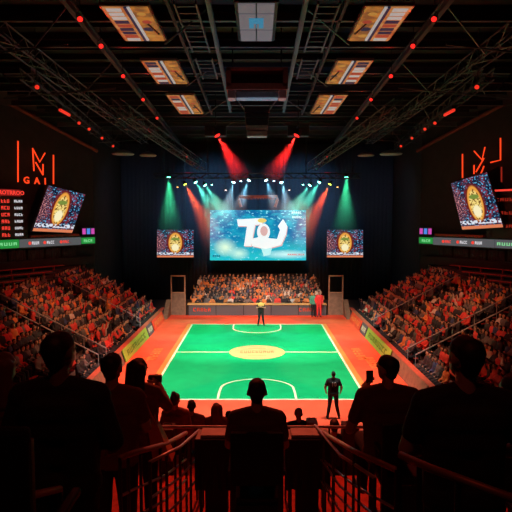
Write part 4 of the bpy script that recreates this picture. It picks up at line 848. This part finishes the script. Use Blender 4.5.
# aisle rails
def rail(pts, label, zf, npost, r=.022, m='brass', lower=(.28, .5), curve=0):
    pts = [Vector(p) for p in pts]; e = empty('handrail', pts[0], label, 'handrail'); P(MB().tube(pts, r, 10), 'top_rail', M[m], e, smooth=True)
    for lo in lower: P(MB().tube([p - Vector((0, 0, lo)) for p in pts], .011, 6), 'lower_rail', M['alu'], e)
    for k in range(npost):
        f = k / (npost - 1) * (len(pts) - 1); i = min(int(f), len(pts) - 2); q = pts[i].lerp(pts[i + 1], f - i)
        mid = q - Vector((0, 0, (q.z - zf) * .45)); P(MB().tube([q, mid + Vector((curve, 0, 0)), (q.x, q.y, zf)], .013, 6), 'baluster', M['black'], e)
M['brass'] = mat('red_brown_handrail', (.32, .15, .10), .45, .3)
rail([atY(120, 458, 3.72), atY(133, 453, 3.9), atY(166, 444, 4.6), atY(186, 433, 5.5)], 'left aisle handrail running down beside the woman with the bag', F3, 6)
rail([atY(150, 462, 3.9), atY(180, 447, 4.7), atY(199, 430, 5.66)], 'inner left handrail close beside the left aisle handrail', F3, 5, .014, 'alu')
rail([atY(396, 470, 3.62), atY(354, 451, 4.2), atY(318, 430, 5.6)], 'thick right aisle handrail running down past the raised-hand man', F3, 5, .021)
rail([atY(375, 478, 3.75), atY(340, 455, 4.6), atY(315, 425, 5.66)], 'thinner inner handrail beside the right aisle handrail', F3, 6, .014, 'alu')
rail([atY(400, 455, 2.28), atY(430, 468, 2.15), atY(525, 503, 1.82)], 'nearest thick handrail at the bottom right corner', 5.7, 4, .017, lower=(.3,))
rail([atY(-12, 505, 1.9), atY(60, 489, 2.3)], 'dim red handrail low in the bottom left corner', 5.7, 2, .016, lower=())
# papers and kit on the ledge behind the right rail
for (x, y, Y, w_, lb, m_) in ((350, 424, 8.2, .24, 'small black monitor box beside the dark-haired person on the right', 'black'), (312, 420, 9.9, .2, 'pale bag beside the grey-haired person', 'frame'), (168, 426, 7.9, .2, 'dark case beside the woman with the bun', 'black')):
    c = atY(x, y, Y); base = 3.27 if Y < 8.9 and Y > 7.6 else 2.82
    e = empty('equipment_case', (c.x, Y, base), lb, 'case'); P(MB().bevbox((c.x, Y, (base + c.z) / 2), (w_, .3, c.z - base), .02), 'body', M[m_], e); P(MB().tube([(c.x - .06, Y, c.z), (c.x - .05, Y, c.z + .04), (c.x + .05, Y, c.z + .04), (c.x + .06, Y, c.z)], .008), 'handle', M['darksteel'], e)

# ================================================================== CROWD
def crowd_mesh(arms, hair_long):
    J = skeleton(.34, arms, .0, False, 1); P_ = J['P']
    c = head_caps(P_, 0, 0)[:3] + [(P_(0, -.015, 1.46), .05, P_(0, -.012, 1.56), .05, 0)] + torso_caps(J, .01, 1) + arm_caps(J, .012, 'upper', 1, False) + arm_caps(J, .006, 'fore', 1, False) + leg_caps(J, .01, 2) + foot_caps(J, 0, .01, 3) + foot_caps(J, 1, .01, 3) + hair_caps(P_, 0, 'bob' if hair_long else 'short', 3)
    for k, (el, wr) in enumerate(J['arms']): W = Vector(P_(*wr)); c.append((W, .035, W + Vector((0, .05, .02)), .03, 0))
    return blob(c, .042, 0, .42)
ARM = {'resting': [((-.25, .04, 1.15), (-.14, .3, 1.05)), ((.25, .04, 1.15), (.14, .3, 1.05))], 'cheering': [((-.3, .08, 1.5), (-.26, .12, 1.78)), ((.3, .08, 1.5), (.26, .12, 1.78))], 'clapping': [((-.24, .14, 1.2), (-.04, .34, 1.36)), ((.24, .14, 1.2), (.04, .34, 1.36))]}
base = {(a, hl): crowd_mesh(ARM[a], hl) for a in ARM for hl in (0, 1)}
CC = {'red': (.55, .05, .04), 'orange': (.65, .22, .06), 'black': (.02, .02, .025), 'white': (.55, .5, .45), 'blue': (.03, .05, .14), 'grey': (.12, .11, .11)}
CM = {k: mat('crowd_' + k, v, .8) for k, v in CC.items()}
var = {}
for (a, hl), me in base.items():
    for cn in CC:
        m2 = me.copy(); m2.name = 'spectator'; [m2.materials.append(q) for q in (M['skin'], CM[cn], M['pants'], M['hair'])]; var[(a, hl, cn)] = m2
geo = {}
for k, me in base.items():
    v = np.zeros(len(me.vertices) * 3); me.vertices.foreach_get('co', v); geo[k] = (v.reshape(-1, 3), [tuple(p.vertices) for p in me.polygons], [p.material_index for p in me.polygons])
def proj(p):
    v = Vector(p) - Vector((0, 0, CZ)); dp = v.y * CP - v.z * SP; return 257 + F * v.x / dp, 256 - F * (v.z * CP + v.y * SP) / dp, dp
cand = []
for (x, y, z, rot, row, sec, sx) in SEATS:
    if random.random() < (.04 if sx == 0 else .05): continue
    u, v_, dp = proj((x, y, z + .9))
    if not (-12 < u < 524 and v_ < 400): continue
    hidden = (14 < u < 108 and v_ > 372) or (45 < u < 76 and v_ > 330) or (412 < u < 530 and v_ > 380) or (447 < u < 484 and v_ > 345) or (u < 30 and v_ > 365)
    if hidden: continue
    a = random.choices(['resting', 'cheering', 'clapping'], [.62, .14, .24])[0]; hl = random.random() < .4
    cn = random.choices(list(CC), [.22, .08, .42, .03, .07, .18] if sx else [.08, .2, .42, .06, .06, .18])[0]
    cand.append((dp, x, y, z, sx, row, sec, a, int(hl), cn))
cand.sort()
NI = 270
from collections import defaultdict
LB = defaultdict(list)
for i_, (dp, x, y, z, sx, row, sec, a, hl, cn) in enumerate(cand[:NI]): LB[f"{a} spectator in {cn} with {'longer' if hl else 'short'} hair, {row} row, {sec} section of {label_side(sx)} stand"].append((y, i_))
LAB = {}
for lb, v in LB.items():
    v.sort(); w_ = [''] if len(v) == 1 else ['nearer ', 'farther '] if len(v) == 2 else ['nearest ', 'middle ', 'farthest '] if len(v) == 3 else ['nearest ', 'second nearest '] + ['third nearest '] * (len(v) - 3) + ['farthest ']
    for (y, i_), q in zip(v, w_): LAB[i_] = q + lb
for i_, (dp, x, y, z, sx, row, sec, a, hl, cn) in enumerate(cand[:NI]):
    o = bpy.data.objects.new('spectator', var[(a, hl, cn)]); COL.objects.link(o); o.location = (x, y, z); k = random.uniform(.93, 1.05); o.scale = (k, k, k)
    o.rotation_euler = (0, 0, (R(90) if sx > 0 else R(-90) if sx < 0 else math.pi) + random.uniform(-.25, .25))
    tag(o, LAB[i_], 'spectator', f'{label_side(sx)} stand spectators')
V, Fc, Mi = [], [], []; off = 0; slots = [M['skin'], M['pants'], M['hair']] + [CM[c] for c in CC]; ci = {c: 3 + i for i, c in enumerate(CC)}
for (dp, x, y, z, sx, row, sec, a, hl, cn) in cand[NI:]:
    v, f, mi = geo[(a, hl)]; r_ = (R(90) if sx > 0 else R(-90) if sx < 0 else math.pi) + random.uniform(-.3, .3); k = random.uniform(.92, 1.05); c, s = math.cos(r_) * k, math.sin(r_) * k
    V.append(v @ np.array([[c, s, 0], [-s, c, 0], [0, 0, k]]) + (x, y, z)); Fc += [tuple(i + off for i in q) for q in f]; Mi += [(0, ci[cn], 1, 2)[q] for q in mi]; off += len(v)
me = bpy.data.meshes.new('distant_crowd'); me.from_pydata(np.concatenate(V), [], Fc); [me.materials.append(q) for q in slots]; me.polygons.foreach_set('material_index', Mi); me.polygons.foreach_set('use_smooth', [True] * len(Fc))
o = bpy.data.objects.new('distant_crowd', me); COL.objects.link(o); tag(o, 'dense distant crowd filling the far stand and the far ends of the side stands', 'crowd', kind='stuff')
print('SEATS', len(SEATS), 'cand', len(cand), 'faces', len(Fc), 'objs', len(COL.objects))
